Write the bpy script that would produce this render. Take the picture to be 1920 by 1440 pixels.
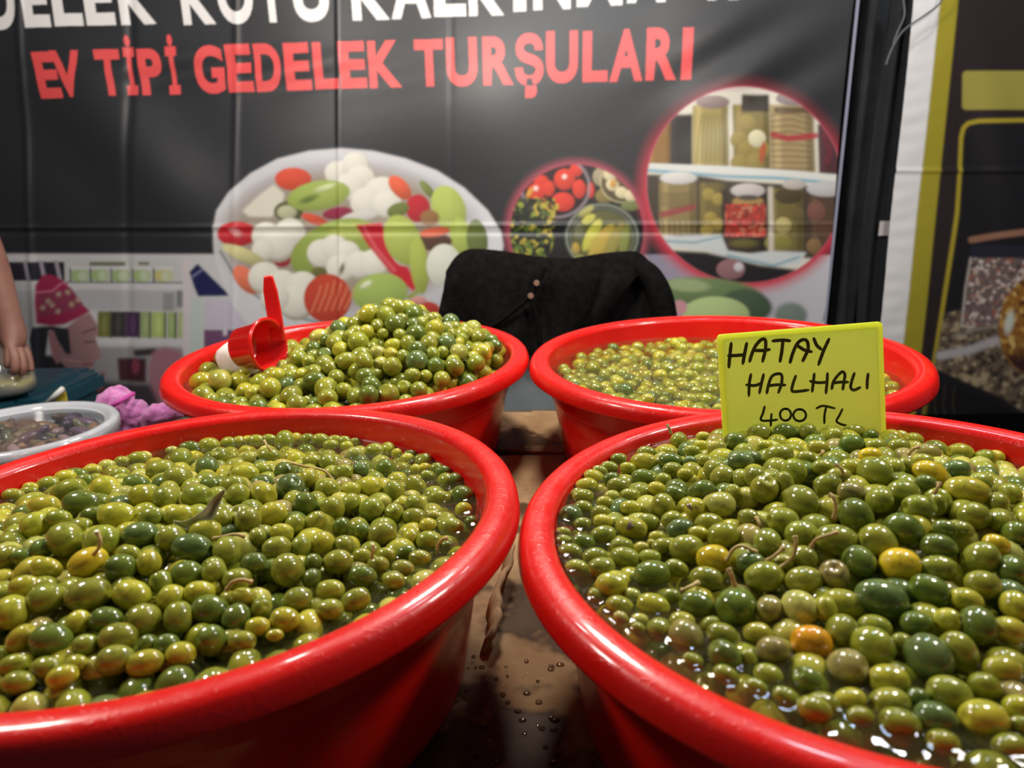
import bpy, bmesh, math, random
import numpy as np
from mathutils import Vector, Matrix, Quaternion

# ------------------------------------------------------------------ camera, world, lights, exposure
R = 0.23                      # outer radius of a tub rim
TZ = 0.75                     # table top
HT = 0.63 * R                 # tub height
RZ = TZ + HT                  # rim plane
CZ = RZ + 0.9241 * R          # camera height
F, PITCH, ROLL = 1331.0, 0.2782, -0.0207
scene = bpy.context.scene
C = scene.collection
for o in list(bpy.data.objects):
    bpy.data.objects.remove(o)

cam_d = bpy.data.cameras.new('camera')
cam = bpy.data.objects.new('camera', cam_d)
C.objects.link(cam)
cam_d.sensor_width = 36.0
cam_d.lens = 36.0 * F / 1920.0
cam_d.clip_start = 0.02
cam.matrix_world = (Matrix.Translation((0, 0, CZ)) @ Matrix.Rotation(math.pi / 2 - PITCH, 4, 'X')
                    @ Matrix.Rotation(ROLL, 4, 'Z'))
cam_d.dof.use_dof = True
cam_d.dof.focus_distance = 0.62
cam_d.dof.aperture_fstop = 7.0
scene.camera = cam

world = bpy.data.worlds.new('world')
scene.world = world
world.use_nodes = True
bg = world.node_tree.nodes['Background']
bg.inputs['Color'].default_value = (0.80, 0.86, 1.0, 1)
bg.inputs['Strength'].default_value = 0.032

def bulb(name, loc, power, radius, col=(1.0, 0.93, 0.84)):
    d = bpy.data.lights.new(name, 'POINT')
    d.energy = power
    d.shadow_soft_size = radius
    d.color = col
    o = bpy.data.objects.new(name, d)
    o.location = loc
    C.objects.link(o)
    return o
# a string of bare bulbs hangs over the stall, above the frame
bulb('bulb_light', (0.05 * R, 4.7 * R, RZ + 3.2 * R), 17.0, 0.085)
bulb('bulb_light', (-3.3 * R, 2.9 * R, RZ + 3.3 * R), 16.0, 0.08)
bulb('bulb_light', (3.3 * R, 2.8 * R, RZ + 3.3 * R), 16.0, 0.08)
bulb('bulb_light', (1.5 * R, 3.6 * R, RZ + 4.0 * R), 5.0, 0.06, (0.70, 0.86, 1.0))
bulb('bulb_light', (-0.5, 1.45, RZ + 1.25), 8.0, 0.04, (1.0, 0.96, 0.92))
bulb('bulb_light', (0.9, 1.4, RZ + 1.25), 6.5, 0.04, (0.95, 0.96, 1.0))

vs = scene.view_settings
vs.view_transform = 'Standard'
vs.look = 'None'
vs.gamma = 1.0
vs.use_curve_mapping = False
vs.exposure = 0.75

# ------------------------------------------------------------------ helpers
MW = cam.matrix_world.copy()
CAMP = np.array(MW.translation)
MR = np.array(MW.to_3x3())
RIGHT, UP, FWD = MR[:, 0], MR[:, 1], -MR[:, 2]

def ray(u, v):
    """direction (depth 1 along the view axis) of a point of the 1920 x 1440 frame"""
    return FWD + RIGHT * ((u - 960.0) / F) - UP * ((v - 720.0) / F)
def at_y(u, v, y):
    d = ray(u, v)
    return CAMP + d * ((y - CAMP[1]) / d[1])
def at_z(u, v, z):
    d = ray(u, v)
    return CAMP + d * ((z - CAMP[2]) / d[2])
def project(P):
    P = np.asarray(P, float) - CAMP
    d = P @ FWD
    return 960 + F * (P @ RIGHT) / d, 720 - F * (P @ UP) / d, d

def lin(c):
    c = np.asarray(c, float) / 255.0
    return np.where(c <= 0.04045, c / 12.92, ((c + 0.055) / 1.055) ** 2.4)
def L4(c):
    return tuple(float(x) for x in lin(c)) + (1.0,)

def link(me, name, mat, parent=None, loc=None, smooth=True):
    o = bpy.data.objects.new(name, me)
    C.objects.link(o)
    if mat is not None and not me.materials:
        me.materials.append(mat)
    if smooth and len(me.polygons):
        me.polygons.foreach_set('use_smooth', [True] * len(me.polygons))
    if loc is not None:
        o.location = loc
    if parent is not None:
        o.parent = parent
    return o
def mesh(verts, faces, name='mesh'):
    me = bpy.data.meshes.new(name)
    me.from_pydata([tuple(map(float, v)) for v in verts], [], faces)
    me.update()
    return me
def from_bm(bm, name='mesh'):
    me = bpy.data.meshes.new(name)
    bmesh.ops.recalc_face_normals(bm, faces=bm.faces)
    bm.to_mesh(me)
    bm.free()
    return me
def grid_mesh(co, nx, nz, name='grid'):
    """fast quad grid; co is (nz*nx,3), row-major"""
    me = bpy.data.meshes.new(name)
    n = nx * nz
    i = np.arange((nz - 1) * (nx - 1))
    a = (i // (nx - 1)) * nx + i % (nx - 1)
    q = np.stack([a, a + 1, a + nx + 1, a + nx], 1).astype(np.int32)
    me.vertices.add(n)
    me.vertices.foreach_set('co', co.astype(np.float32).ravel())
    me.loops.add(q.size)
    me.loops.foreach_set('vertex_index', q.ravel())
    me.polygons.add(len(q))
    me.polygons.foreach_set('loop_start', np.arange(0, q.size, 4, dtype=np.int32))
    me.update(calc_edges=True)
    me.validate()
    return me
def tag(o, label, cat=None, group=None, kind=None):
    o['label'] = label
    if cat: o['category'] = cat
    if group: o['group'] = group
    if kind: o['kind'] = kind
    return o
def empty(name, loc=(0, 0, 0)):
    o = bpy.data.objects.new(name, None)
    C.objects.link(o)
    o.location = loc
    o.empty_display_size = 0.05
    return o
def add_box(bm, c, s, rot=None):
    m = Matrix.Translation(c)
    if rot is not None: m = m @ rot
    m = m @ Matrix.Diagonal((s[0], s[1], s[2], 1))
    return bmesh.ops.create_cube(bm, size=1.0, matrix=m)['verts']
def box_obj(name, c, s, mat, parent=None, bev=0.0, rot=None):
    bm = bmesh.new()
    add_box(bm, c, s, rot)
    if bev: bmesh.ops.bevel(bm, geom=bm.edges[:], offset=bev, segments=2, affect='EDGES')
    return link(from_bm(bm), name, mat, parent, smooth=False)
def lathe(profile, seg=96, shear=None):
    verts, faces = [], []
    n = len(profile)
    for k in range(seg):
        a = 2 * math.pi * k / seg
        for r, z in profile:
            x, y = r * math.cos(a), r * math.sin(a)
            verts.append((x, y, z if shear is None else shear(x, y, z)))
    for k in range(seg):
        b, c = k * n, ((k + 1) % seg) * n
        for i in range(n - 1):
            faces.append((b + i, c + i, c + i + 1, b + i + 1))
    return mesh(verts, faces)
def tube(pts, rad, seg=7, caps=True):
    pts = [Vector(p) for p in pts]
    n = len(pts)
    rads = rad if hasattr(rad, '__len__') else [rad] * n
    verts, faces = [], []
    t = (pts[1] - pts[0]).normalized()
    nrm = t.orthogonal().normalized()
    for i in range(n):
        t2 = (pts[min(i + 1, n - 1)] - pts[max(i - 1, 0)]).normalized()
        nrm = (nrm - t2 * nrm.dot(t2)).normalized()
        b = t2.cross(nrm)
        for k in range(seg):
            a = 2 * math.pi * k / seg
            verts.append(pts[i] + (nrm * math.cos(a) + b * math.sin(a)) * rads[i])
    for i in range(n - 1):
        for k in range(seg):
            k2 = (k + 1) % seg
            faces.append((i * seg + k, i * seg + k2, (i + 1) * seg + k2, (i + 1) * seg + k))
    if caps:
        faces.append(tuple(range(seg))[::-1])
        faces.append(tuple((n - 1) * seg + k for k in range(seg)))
    return mesh(verts, faces)
def spline(pts, n=8):
    P = [np.array(p, float) for p in pts]
    P = [2 * P[0] - P[1]] + P + [2 * P[-1] - P[-2]]
    out = []
    for i in range(1, len(P) - 2):
        for k in range(n):
            t = k / n
            a, b, c, d = P[i - 1], P[i], P[i + 1], P[i + 2]
            out.append(0.5 * (2 * b + (c - a) * t + (2 * a - 5 * b + 4 * c - d) * t * t + (3 * b - a - 3 * c + d) * t ** 3))
    out.append(P[-2])
    return out

# ------------------------------------------------------------------ materials
def mat(name, col=(128, 128, 128), rough=0.5, **kw):
    m = bpy.data.materials.new(name)
    m.use_nodes = True
    b = m.node_tree.nodes['Principled BSDF']
    b.inputs['Base Color'].default_value = L4(col)
    b.inputs['Roughness'].default_value = rough
    for k, v in kw.items():
        b.inputs[k.replace('_', ' ')].default_value = v
    m.diffuse_color = L4(col)
    return m, m.node_tree, b
def node(nt, t, **props):
    n = nt.nodes.new(t)
    for k, v in props.items(): setattr(n, k, v)
    return n
def noise(nt, scale, detail=3.0, coord='Object', rough=0.55):
    tc = node(nt, 'ShaderNodeTexCoord')
    n = node(nt, 'ShaderNodeTexNoise')
    n.inputs['Scale'].default_value = scale
    n.inputs['Detail'].default_value = detail
    n.inputs['Roughness'].default_value = rough
    nt.links.new(tc.outputs[coord], n.inputs['Vector'])
    return n
def ramp(nt, src, stops):
    r = node(nt, 'ShaderNodeValToRGB')
    els = r.color_ramp.elements
    while len(els) < len(stops): els.new(0.5)
    for e, (p, c) in zip(els, stops):
        e.position = p
        e.color = c if len(c) == 4 else L4(c)
    nt.links.new(src, r.inputs['Fac'])
    return r
def bump(nt, b, src, strength=0.2, dist=0.002):
    n = node(nt, 'ShaderNodeBump')
    n.inputs['Strength'].default_value = strength
    n.inputs['Distance'].default_value = dist
    nt.links.new(src, n.inputs['Height'])
    nt.links.new(n.outputs['Normal'], b.inputs['Normal'])
def noisy(name, c1, c2, scale, rough=0.6, detail=4, lo=0.35, hi=0.65, bmp=0.0, bscale=None, bdist=0.001, **kw):
    m, nt, b = mat(name, c1, rough, **kw)
    n = noise(nt, scale, detail)
    r = ramp(nt, n.outputs['Fac'], [(lo, c1), (hi, c2)])
    nt.links.new(r.outputs['Color'], b.inputs['Base Color'])
    if bmp:
        n2 = noise(nt, bscale or scale * 3, 3)
        bump(nt, b, n2.outputs['Fac'], bmp, bdist)
    return m

def red_plastic(name, bumpy=0.12):
    m, nt, b = mat(name, (212, 20, 13), 0.3, Coat_Weight=0.3, Coat_Roughness=0.07, Specular_IOR_Level=0.3)
    b.inputs['Subsurface Weight'].default_value = 0.08
    b.inputs['Subsurface Radius'].default_value = (0.02, 0.004, 0.003)
    b.inputs['Subsurface Scale'].default_value = 0.3
    n = noise(nt, 9.0, 3)
    r = ramp(nt, n.outputs['Fac'], [(0.3, (205, 17, 12)), (0.7, (218, 24, 16))])
    nt.links.new(r.outputs['Color'], b.inputs['Base Color'])
    n2 = noise(nt, 60.0, 3)
    rr = node(nt, 'ShaderNodeMapRange')
    rr.inputs['From Min'].default_value = 0.35
    rr.inputs['From Max'].default_value = 0.7
    rr.inputs['To Min'].default_value = 0.28
    rr.inputs['To Max'].default_value = 0.42
    nt.links.new(n2.outputs['Fac'], rr.inputs['Value'])
    nt.links.new(rr.outputs['Result'], b.inputs['Roughness'])
    n3 = noise(nt, 260.0, 2)
    r3 = ramp(nt, n3.outputs['Fac'], [(0.56, (0, 0, 0)), (0.66, (255, 255, 255))])
    bump(nt, b, r3.outputs['Color'], bumpy, 0.0006)
    return m
M_RED = red_plastic('red_plastic')
M_REDRIM = red_plastic('red_plastic_wet', 0.22)

def olive_mat(name, source):
    m, nt, b = mat(name, (120, 125, 45), 0.42, Coat_Weight=1.0, Coat_Roughness=0.03, Specular_IOR_Level=0.12)
    b.inputs['Subsurface Weight'].default_value = 0.06
    b.inputs['Subsurface Radius'].default_value = (0.006, 0.006, 0.002)
    b.inputs['Subsurface Scale'].default_value = 0.4
    if source == 'object':
        s = node(nt, 'ShaderNodeObjectInfo')
    else:
        s = node(nt, 'ShaderNodeVertexColor', layer_name='Col')
    n = noise(nt, 1.6 if source == 'object' else 70.0, 3)
    r = ramp(nt, n.outputs['Fac'], [(0.3, (198, 205, 185)), (0.52, (255, 255, 255)), (0.75, (255, 246, 225))])
    mx = node(nt, 'ShaderNodeMix', data_type='RGBA', blend_type='MULTIPLY')
    mx.inputs['Factor'].default_value = 1.0
    nt.links.new(s.outputs['Color'], mx.inputs['A'])
    nt.links.new(r.outputs['Color'], mx.inputs['B'])
    # small pale lenticels
    v = noise(nt, 16.0 if source == 'object' else 900.0, 1)
    rv = ramp(nt, v.outputs['Fac'], [(0.66, (0, 0, 0)), (0.74, (90, 90, 90))])
    mx2 = node(nt, 'ShaderNodeMix', data_type='RGBA', blend_type='MIX')
    mx2.inputs['B'].default_value = L4((205, 200, 130))
    nt.links.new(rv.outputs['Color'], mx2.inputs['Factor'])
    nt.links.new(mx.outputs['Result'], mx2.inputs['A'])
    nt.links.new(mx2.outputs['Result'], b.inputs['Base Color'])
    nb = noise(nt, 5.0 if source == 'object' else 320.0, 2)
    bp = node(nt, 'ShaderNodeBump')
    bp.inputs['Strength'].default_value = 0.12
    bp.inputs['Distance'].default_value = 0.001
    nt.links.new(nb.outputs['Fac'], bp.inputs['Height'])
    nt.links.new(bp.outputs['Normal'], b.inputs['Coat Normal'])
    return m
M_OLIVE = olive_mat('olive_skin', 'object')
M_OLIVES = olive_mat('olive_skin_heap', 'attr')

def vcol_mat(name, rough=0.5, spec=0.5, bumpy=0.0, bscale=200.0):
    m, nt, b = mat(name, (60, 60, 60), rough)
    b.inputs['Specular IOR Level'].default_value = spec
    s = node(nt, 'ShaderNodeVertexColor', layer_name='Col')
    nt.links.new(s.outputs['Color'], b.inputs['Base Color'])
    if bumpy:
        n = noise(nt, bscale, 3)
        bump(nt, b, n.outputs['Fac'], bumpy, 0.002)
    return m
M_PRINT = vcol_mat('printed_vinyl', 0.42, 0.6, 0.10, 26.0)
M_PRINT2 = vcol_mat('printed_vinyl_glossy', 0.38, 0.6, 0.12, 22.0)

# brine: clear water sheet that lets lamp light through, a little cloudy
def brine_mat():
    m = bpy.data.materials.new('brine')
    m.use_nodes = True
    nt = m.node_tree
    nt.nodes.clear()
    out = node(nt, 'ShaderNodeOutputMaterial')
    tr = node(nt, 'ShaderNodeBsdfTransparent')
    tr.inputs['Color'].default_value = (0.93, 0.92, 0.78, 1)
    df = node(nt, 'ShaderNodeBsdfDiffuse')
    df.inputs['Color'].default_value = L4((150, 148, 95))
    gl = node(nt, 'ShaderNodeBsdfGlossy')
    gl.inputs['Roughness'].default_value = 0.03
    fr = node(nt, 'ShaderNodeFresnel')
    fr.inputs['IOR'].default_value = 1.28
    n = noise(nt, 45.0, 2)
    bp = node(nt, 'ShaderNodeBump')
    bp.inputs['Strength'].default_value = 0.25
    bp.inputs['Distance'].default_value = 0.003
    nt.links.new(n.outputs['Fac'], bp.inputs['Height'])
    nt.links.new(bp.outputs['Normal'], gl.inputs['Normal'])
    nt.links.new(bp.outputs['Normal'], fr.inputs['Normal'])
    m1 = node(nt, 'ShaderNodeMixShader')
    m1.inputs['Fac'].default_value = 0.06
    nt.links.new(tr.outputs[0], m1.inputs[1])
    nt.links.new(df.outputs[0], m1.inputs[2])
    m2 = node(nt, 'ShaderNodeMixShader')
    nt.links.new(fr.outputs[0], m2.inputs['Fac'])
    nt.links.new(m1.outputs[0], m2.inputs[1])
    nt.links.new(gl.outputs[0], m2.inputs[2])
    nt.links.new(m2.outputs[0], out.inputs['Surface'])
    return m
M_BRINE = brine_mat()

def clear_mat(name, tint=(0.9, 0.92, 0.93), haze=0.15, hcol=(210, 212, 216), rough=0.08):
    m = bpy.data.materials.new(name)
    m.use_nodes = True
    nt = m.node_tree
    nt.nodes.clear()
    out = node(nt, 'ShaderNodeOutputMaterial')
    tr = node(nt, 'ShaderNodeBsdfTransparent')
    tr.inputs['Color'].default_value = tint + (1,)
    df = node(nt, 'ShaderNodeBsdfDiffuse')
    df.inputs['Color'].default_value = L4(hcol)
    gl = node(nt, 'ShaderNodeBsdfGlossy')
    gl.inputs['Roughness'].default_value = rough
    fr = node(nt, 'ShaderNodeFresnel')
    fr.inputs['IOR'].default_value = 1.45
    m1 = node(nt, 'ShaderNodeMixShader')
    m1.inputs['Fac'].default_value = haze
    nt.links.new(tr.outputs[0], m1.inputs[1])
    nt.links.new(df.outputs[0], m1.inputs[2])
    m2 = node(nt, 'ShaderNodeMixShader')
    nt.links.new(fr.outputs[0], m2.inputs['Fac'])
    nt.links.new(m1.outputs[0], m2.inputs[1])
    nt.links.new(gl.outputs[0], m2.inputs[2])
    nt.links.new(m2.outputs[0], out.inputs['Surface'])
    return m
M_CLEAR = clear_mat('clear_plastic', haze=0.04)
M_CLEARW = clear_mat('milky_plastic', haze=0.55, hcol=(215, 218, 224))
M_BAG = clear_mat('thin_film', haze=0.26, hcol=(200, 200, 198))

M_FLOOR = noisy('concrete', (62, 62, 62), (80, 78, 76), 6, 0.8)
M_DARKWALL = noisy('dark_tarp', (22, 23, 28), (32, 33, 38), 5, 0.8)
M_TABLE = noisy('table_board', (70, 58, 48), (92, 76, 60), 8, 0.7)
M_TEAL = mat('teal_plastic', (22, 62, 76), 0.35)[0]
M_WHITE = noisy('white_plastic', (214, 212, 206), (226, 224, 220), 30, 0.5)
M_YELLOWLBL = mat('yellow_label', (200, 176, 60), 0.6)[0]
M_GREYCHAIR = noisy('grey_plastic', (104, 112, 114), (118, 124, 126), 12, 0.5)
M_POLE = noisy('dark_pole', (46, 48, 50), (60, 62, 62), 10, 0.45)
M_BLACKCLOTH = noisy('black_cloth', (12, 13, 18), (20, 21, 26), 30, 0.85, bmp=0.3, bscale=300)
M_STEM = noisy('olive_stem', (170, 142, 84), (198, 172, 112), 60, 0.6)
M_BRUISE = noisy('bruised_skin', (84, 62, 52), (112, 88, 66), 300, 0.3, Coat_Weight=0.5)
M_LEAF = noisy('olive_leaf', (158, 160, 112), (186, 184, 134), 30, 0.3, Coat_Weight=0.5)

def knit_mat():
    m, nt, b = mat('black_knit', (17, 15, 15), 0.9)
    b.inputs['Specular IOR Level'].default_value = 0.1
    n = noise(nt, 70, 4)
    r = ramp(nt, n.outputs['Fac'], [(0.3, (7, 6, 6)), (0.7, (22, 19, 18))])
    nt.links.new(r.outputs['Color'], b.inputs['Base Color'])
    n2 = noise(nt, 380, 2)
    bump(nt, b, n2.outputs['Fac'], 0.6, 0.003)
    return m
M_KNIT = knit_mat()
def towel_mat():
    m, nt, b = mat('pink_terry', (196, 106, 172), 0.95)
    b.inputs['Sheen Weight'].default_value = 0.5
    n = noise(nt, 90, 4)
    r = ramp(nt, n.outputs['Fac'], [(0.3, (172, 84, 150)), (0.7, (214, 128, 192))])
    nt.links.new(r.outputs['Color'], b.inputs['Base Color'])
    n2 = noise(nt, 700, 2)
    bump(nt, b, n2.outputs['Fac'], 0.8, 0.003)
    return m
M_TOWEL = towel_mat()
def card_mat():
    m, nt, b = mat('cardboard', (160, 128, 92), 0.85)
    n = noise(nt, 18, 5)
    r = ramp(nt, n.outputs['Fac'], [(0.3, (142, 112, 80)), (0.7, (178, 146, 106))])
    w = noise(nt, 9, 4)                      # damp brine stains
    rw = ramp(nt, w.outputs['Fac'], [(0.50, (255, 255, 255)), (0.56, (120, 104, 92))])
    mx = node(nt, 'ShaderNodeMix', data_type='RGBA', blend_type='MULTIPLY')
    mx.inputs['Factor'].default_value = 1.0
    nt.links.new(r.outputs['Color'], mx.inputs['A'])
    nt.links.new(rw.outputs['Color'], mx.inputs['B'])
    nt.links.new(mx.outputs['Result'], b.inputs['Base Color'])
    b.inputs['Specular IOR Level'].default_value = 0.15
    rr = ramp(nt, w.outputs['Fac'], [(0.50, (235, 235, 235)), (0.58, (190, 190, 190))])
    nt.links.new(rr.outputs['Color'], b.inputs['Roughness'])
    n2 = noise(nt, 120, 3)
    bump(nt, b, n2.outputs['Fac'], 0.25, 0.001)
    return m
M_CARD = card_mat()

# ------------------------------------------------------------------ the setting
YB = 2.10                                              # main banner plane
fl = link(mesh([(-4, -1.5, 0), (4, -1.5, 0), (4, 3.2, 0), (-4, 3.2, 0)], [(0, 1, 2, 3)]), 'floor', M_FLOOR, smooth=False)
tag(fl, 'grey concrete market floor below the stall', kind='structure')
wl = box_obj('wall_back', (0, 2.45, 1.5), (8, 0.04, 3.0), M_DARKWALL)
tag(wl, 'dark tarp wall behind the hanging banners', kind='structure')

# ------------------------------------------------------------------ print painter (flat print only)
class Print:
    def __init__(s, x0, y0, x1, y1, base):
        s.x0, s.y0, s.w, s.h = x0, y0, x1 - x0, y1 - y0
        s.a = np.empty((s.h, s.w, 3))
        s.a[:] = lin(base)
        s.clip = None
        s.xx, s.yy = np.meshgrid(np.arange(s.w) + x0 + 0.5, np.arange(s.h) + y0 + 0.5)
    def blend(s, mask, col, sl=None):
        sl = sl or (slice(None), slice(None))
        if s.clip is not None: mask = mask * s.clip[sl]
        c = lin(col) if np.ndim(col) == 1 else col
        s.a[sl] += (c - s.a[sl]) * mask[..., None]
    def box(s, x0, y0, x1, y1):
        i0, i1 = max(0, int(x0 - s.x0)), min(s.w, int(x1 - s.x0) + 1)
        j0, j1 = max(0, int(y0 - s.y0)), min(s.h, int(y1 - s.y0) + 1)
        return (slice(j0, max(j0, j1)), slice(i0, max(i0, i1)))
    def ell(s, cx, cy, rx, ry, col, rot=0, soft=1.5, shade=0.0, alpha=1.0):
        m = max(rx, ry) + soft * 2 + 1
        sl = s.box(cx - m, cy - m, cx + m, cy + m)
        X, Y = s.xx[sl] - cx, s.yy[sl] - cy
        c, q = math.cos(math.radians(rot)), math.sin(math.radians(rot))
        x, y = X * c + Y * q, -X * q + Y * c
        d = np.sqrt((x / rx) ** 2 + (y / ry) ** 2 + 1e-9)
        k = np.clip((1 - d) * min(rx, ry) / soft + 0.5, 0, 1) * alpha
        cc = np.broadcast_to(lin(col), X.shape + (3,)).copy()
        if shade:
            cc *= (1 + shade * np.clip(-(Y / ry) * 0.6 - (X / rx) * 0.3 - 0.35 * d * d, -1, 0.5))[..., None]
        s.blend(k, cc, sl)
    def ring(s, cx, cy, rx, ry, wd, col, rot=0, alpha=1.0, soft=1.5):
        m = max(rx, ry) + wd + soft + 1
        sl = s.box(cx - m, cy - m, cx + m, cy + m)
        X, Y = s.xx[sl] - cx, s.yy[sl] - cy
        d = (np.sqrt((X / rx) ** 2 + (Y / ry) ** 2) - 1) * min(rx, ry)
        s.blend(np.clip((wd / 2 - np.abs(d)) / soft + 0.5, 0, 1) * alpha, col, sl)
    def polymask(s, pts, sl, ss=2):
        j0, j1, i0, i1 = sl[0].start, sl[0].stop, sl[1].start, sl[1].stop
        X, Y = np.meshgrid((np.arange((i1 - i0) * ss) + 0.5) / ss + i0 + s.x0, (np.arange((j1 - j0) * ss) + 0.5) / ss + j0 + s.y0)
        ins = np.zeros(X.shape, bool)
        n = len(pts)
        for k in range(n):
            xa, ya = pts[k]
            xb, yb = pts[(k + 1) % n]
            if ya == yb: continue
            c = (Y < max(ya, yb)) & (Y >= min(ya, yb))
            ins ^= c & (X < xa + (Y - ya) * (xb - xa) / (yb - ya))
        return ins.reshape(j1 - j0, ss, i1 - i0, ss).mean((1, 3))
    def poly(s, pts, col, soft=0, alpha=1.0):
        xs, ys = [p[0] for p in pts], [p[1] for p in pts]
        sl = s.box(min(xs) - soft * 2 - 1, min(ys) - soft * 2 - 1, max(xs) + soft * 2 + 1, max(ys) + soft * 2 + 1)
        if sl[0].stop <= sl[0].start or sl[1].stop <= sl[1].start: return
        m = s.polymask(pts, sl)
        if soft: m = blur(m, soft)
        s.blend(m * alpha, col, sl)
    def rect(s, x0, y0, x1, y1, col, soft=0, alpha=1.0):
        s.poly([(x0, y0), (x1, y0), (x1, y1), (x0, y1)], col, soft, alpha)
    def line(s, pts, wd, col, alpha=1.0, soft=1.2):
        xs, ys = [p[0] for p in pts], [p[1] for p in pts]
        sl = s.box(min(xs) - wd - 2, min(ys) - wd - 2, max(xs) + wd + 2, max(ys) + wd + 2)
        X, Y = s.xx[sl], s.yy[sl]
        d = np.full(X.shape, 1e9)
        for (xa, ya), (xb, yb) in zip(pts, pts[1:]):
            ex, ey = xb - xa, yb - ya
            t = np.clip(((X - xa) * ex + (Y - ya) * ey) / (ex * ex + ey * ey + 1e-9), 0, 1)
            d = np.minimum(d, np.hypot(X - xa - t * ex, Y - ya - t * ey))
        s.blend(np.clip((wd / 2 - d) / soft + 0.5, 0, 1) * alpha, col, sl)
    def speckle(s, sl, cols, size, thr, rng):
        for c in cols:
            h, w = s.a[sl].shape[:2]
            n = blur(rng.standard_normal((h, w)), size)
            n = (n - n.mean()) / (n.std() + 1e-9)
            s.blend(np.clip((n - thr) * 2, 0, 1), c, sl)
    def sample(s, u, v):
        x, y = np.clip(u - s.x0 - 0.5, 0, s.w - 1.001), np.clip(v - s.y0 - 0.5, 0, s.h - 1.001)
        i, j = x.astype(int), y.astype(int)
        fx, fy = (x - i)[:, None], (y - j)[:, None]
        A = s.a
        return (A[j, i] * (1 - fx) + A[j, i + 1] * fx) * (1 - fy) + (A[j + 1, i] * (1 - fx) + A[j + 1, i + 1] * fx) * fy
def blur(m, s):
    r = int(3 * s) + 1
    k = np.exp(-0.5 * (np.arange(-r, r + 1) / s) ** 2)
    k /= k.sum()
    p = np.pad(m, ((r, r), (r, r)), 'edge')
    p = np.apply_along_axis(lambda q: np.convolve(q, k, 'valid'), 0, p) if p.shape[1] < 40 else sum(k[i] * p[i:i + m.shape[0]] for i in range(2 * r + 1))
    return sum(k[i] * p[:, i:i + m.shape[1]] for i in range(2 * r + 1))

GLYPH = {}
def glyph(ch):
    """triangles of one letter of the built-in font, bold, scaled to its own unit box (y up)"""
    if ch in GLYPH: return GLYPH[ch]
    cu = bpy.data.curves.new('glyph', 'FONT')
    cu.body = ch
    cu.offset = 0.040
    cu.resolution_u = 6
    ob = bpy.data.objects.new('glyph', cu)
    C.objects.link(ob)
    dg = bpy.context.evaluated_depsgraph_get()
    me = ob.evaluated_get(dg).to_mesh()
    me.calc_loop_triangles()
    P = np.array([v.co[:2] for v in me.vertices])
    T = np.array([t.vertices[:] for t in me.loop_triangles])
    ob.evaluated_get(dg).to_mesh_clear()
    bpy.data.objects.remove(ob)
    bpy.data.curves.remove(cu)
    lo, hi = P.min(0), P.max(0)
    GLYPH[ch] = ((P - lo) / (hi - lo), T)
    return GLYPH[ch]
def letter(pr, ch, x0, x1, top, bot, lean, col, rise=0.0):
    P, T = glyph(ch)
    ss = 3
    X = x0 + P[:, 0] * (x1 - x0) + (0.5 - P[:, 1]) * lean
    Y = bot + (top - bot) * P[:, 1] + rise * (P[:, 0] - 0.5)
    sl = pr.box(X.min() - 2, Y.min() - 2, X.max() + 2, Y.max() + 2)
    h, w = sl[0].stop - sl[0].start, sl[1].stop - sl[1].start
    if h <= 0 or w <= 0: return
    gx, gy = np.meshgrid((np.arange(w * ss) + 0.5) / ss + sl[1].start + pr.x0, (np.arange(h * ss) + 0.5) / ss + sl[0].start + pr.y0)
    m = np.zeros(gx.shape, bool)
    for a, b, c in T:
        xs, ys = X[[a, b, c]], Y[[a, b, c]]
        i0, i1 = int((xs.min() - gx[0, 0]) * ss), int((xs.max() - gx[0, 0]) * ss) + 2
        j0, j1 = int((ys.min() - gy[0, 0]) * ss), int((ys.max() - gy[0, 0]) * ss) + 2
        i0, j0 = max(i0, 0), max(j0, 0)
        if i1 <= i0 or j1 <= j0: continue
        px, py = gx[j0:j1, i0:i1], gy[j0:j1, i0:i1]
        e = lambda p, q: (xs[q] - xs[p]) * (py - ys[p]) - (ys[q] - ys[p]) * (px - xs[p])
        e0, e1, e2 = e(0, 1), e(1, 2), e(2, 0)
        m[j0:j1, i0:i1] |= ((e0 >= 0) & (e1 >= 0) & (e2 >= 0)) | ((e0 <= 0) & (e1 <= 0) & (e2 <= 0))
    pr.blend(m.reshape(h, ss, w, ss).mean((1, 3)), col, sl)

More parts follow.
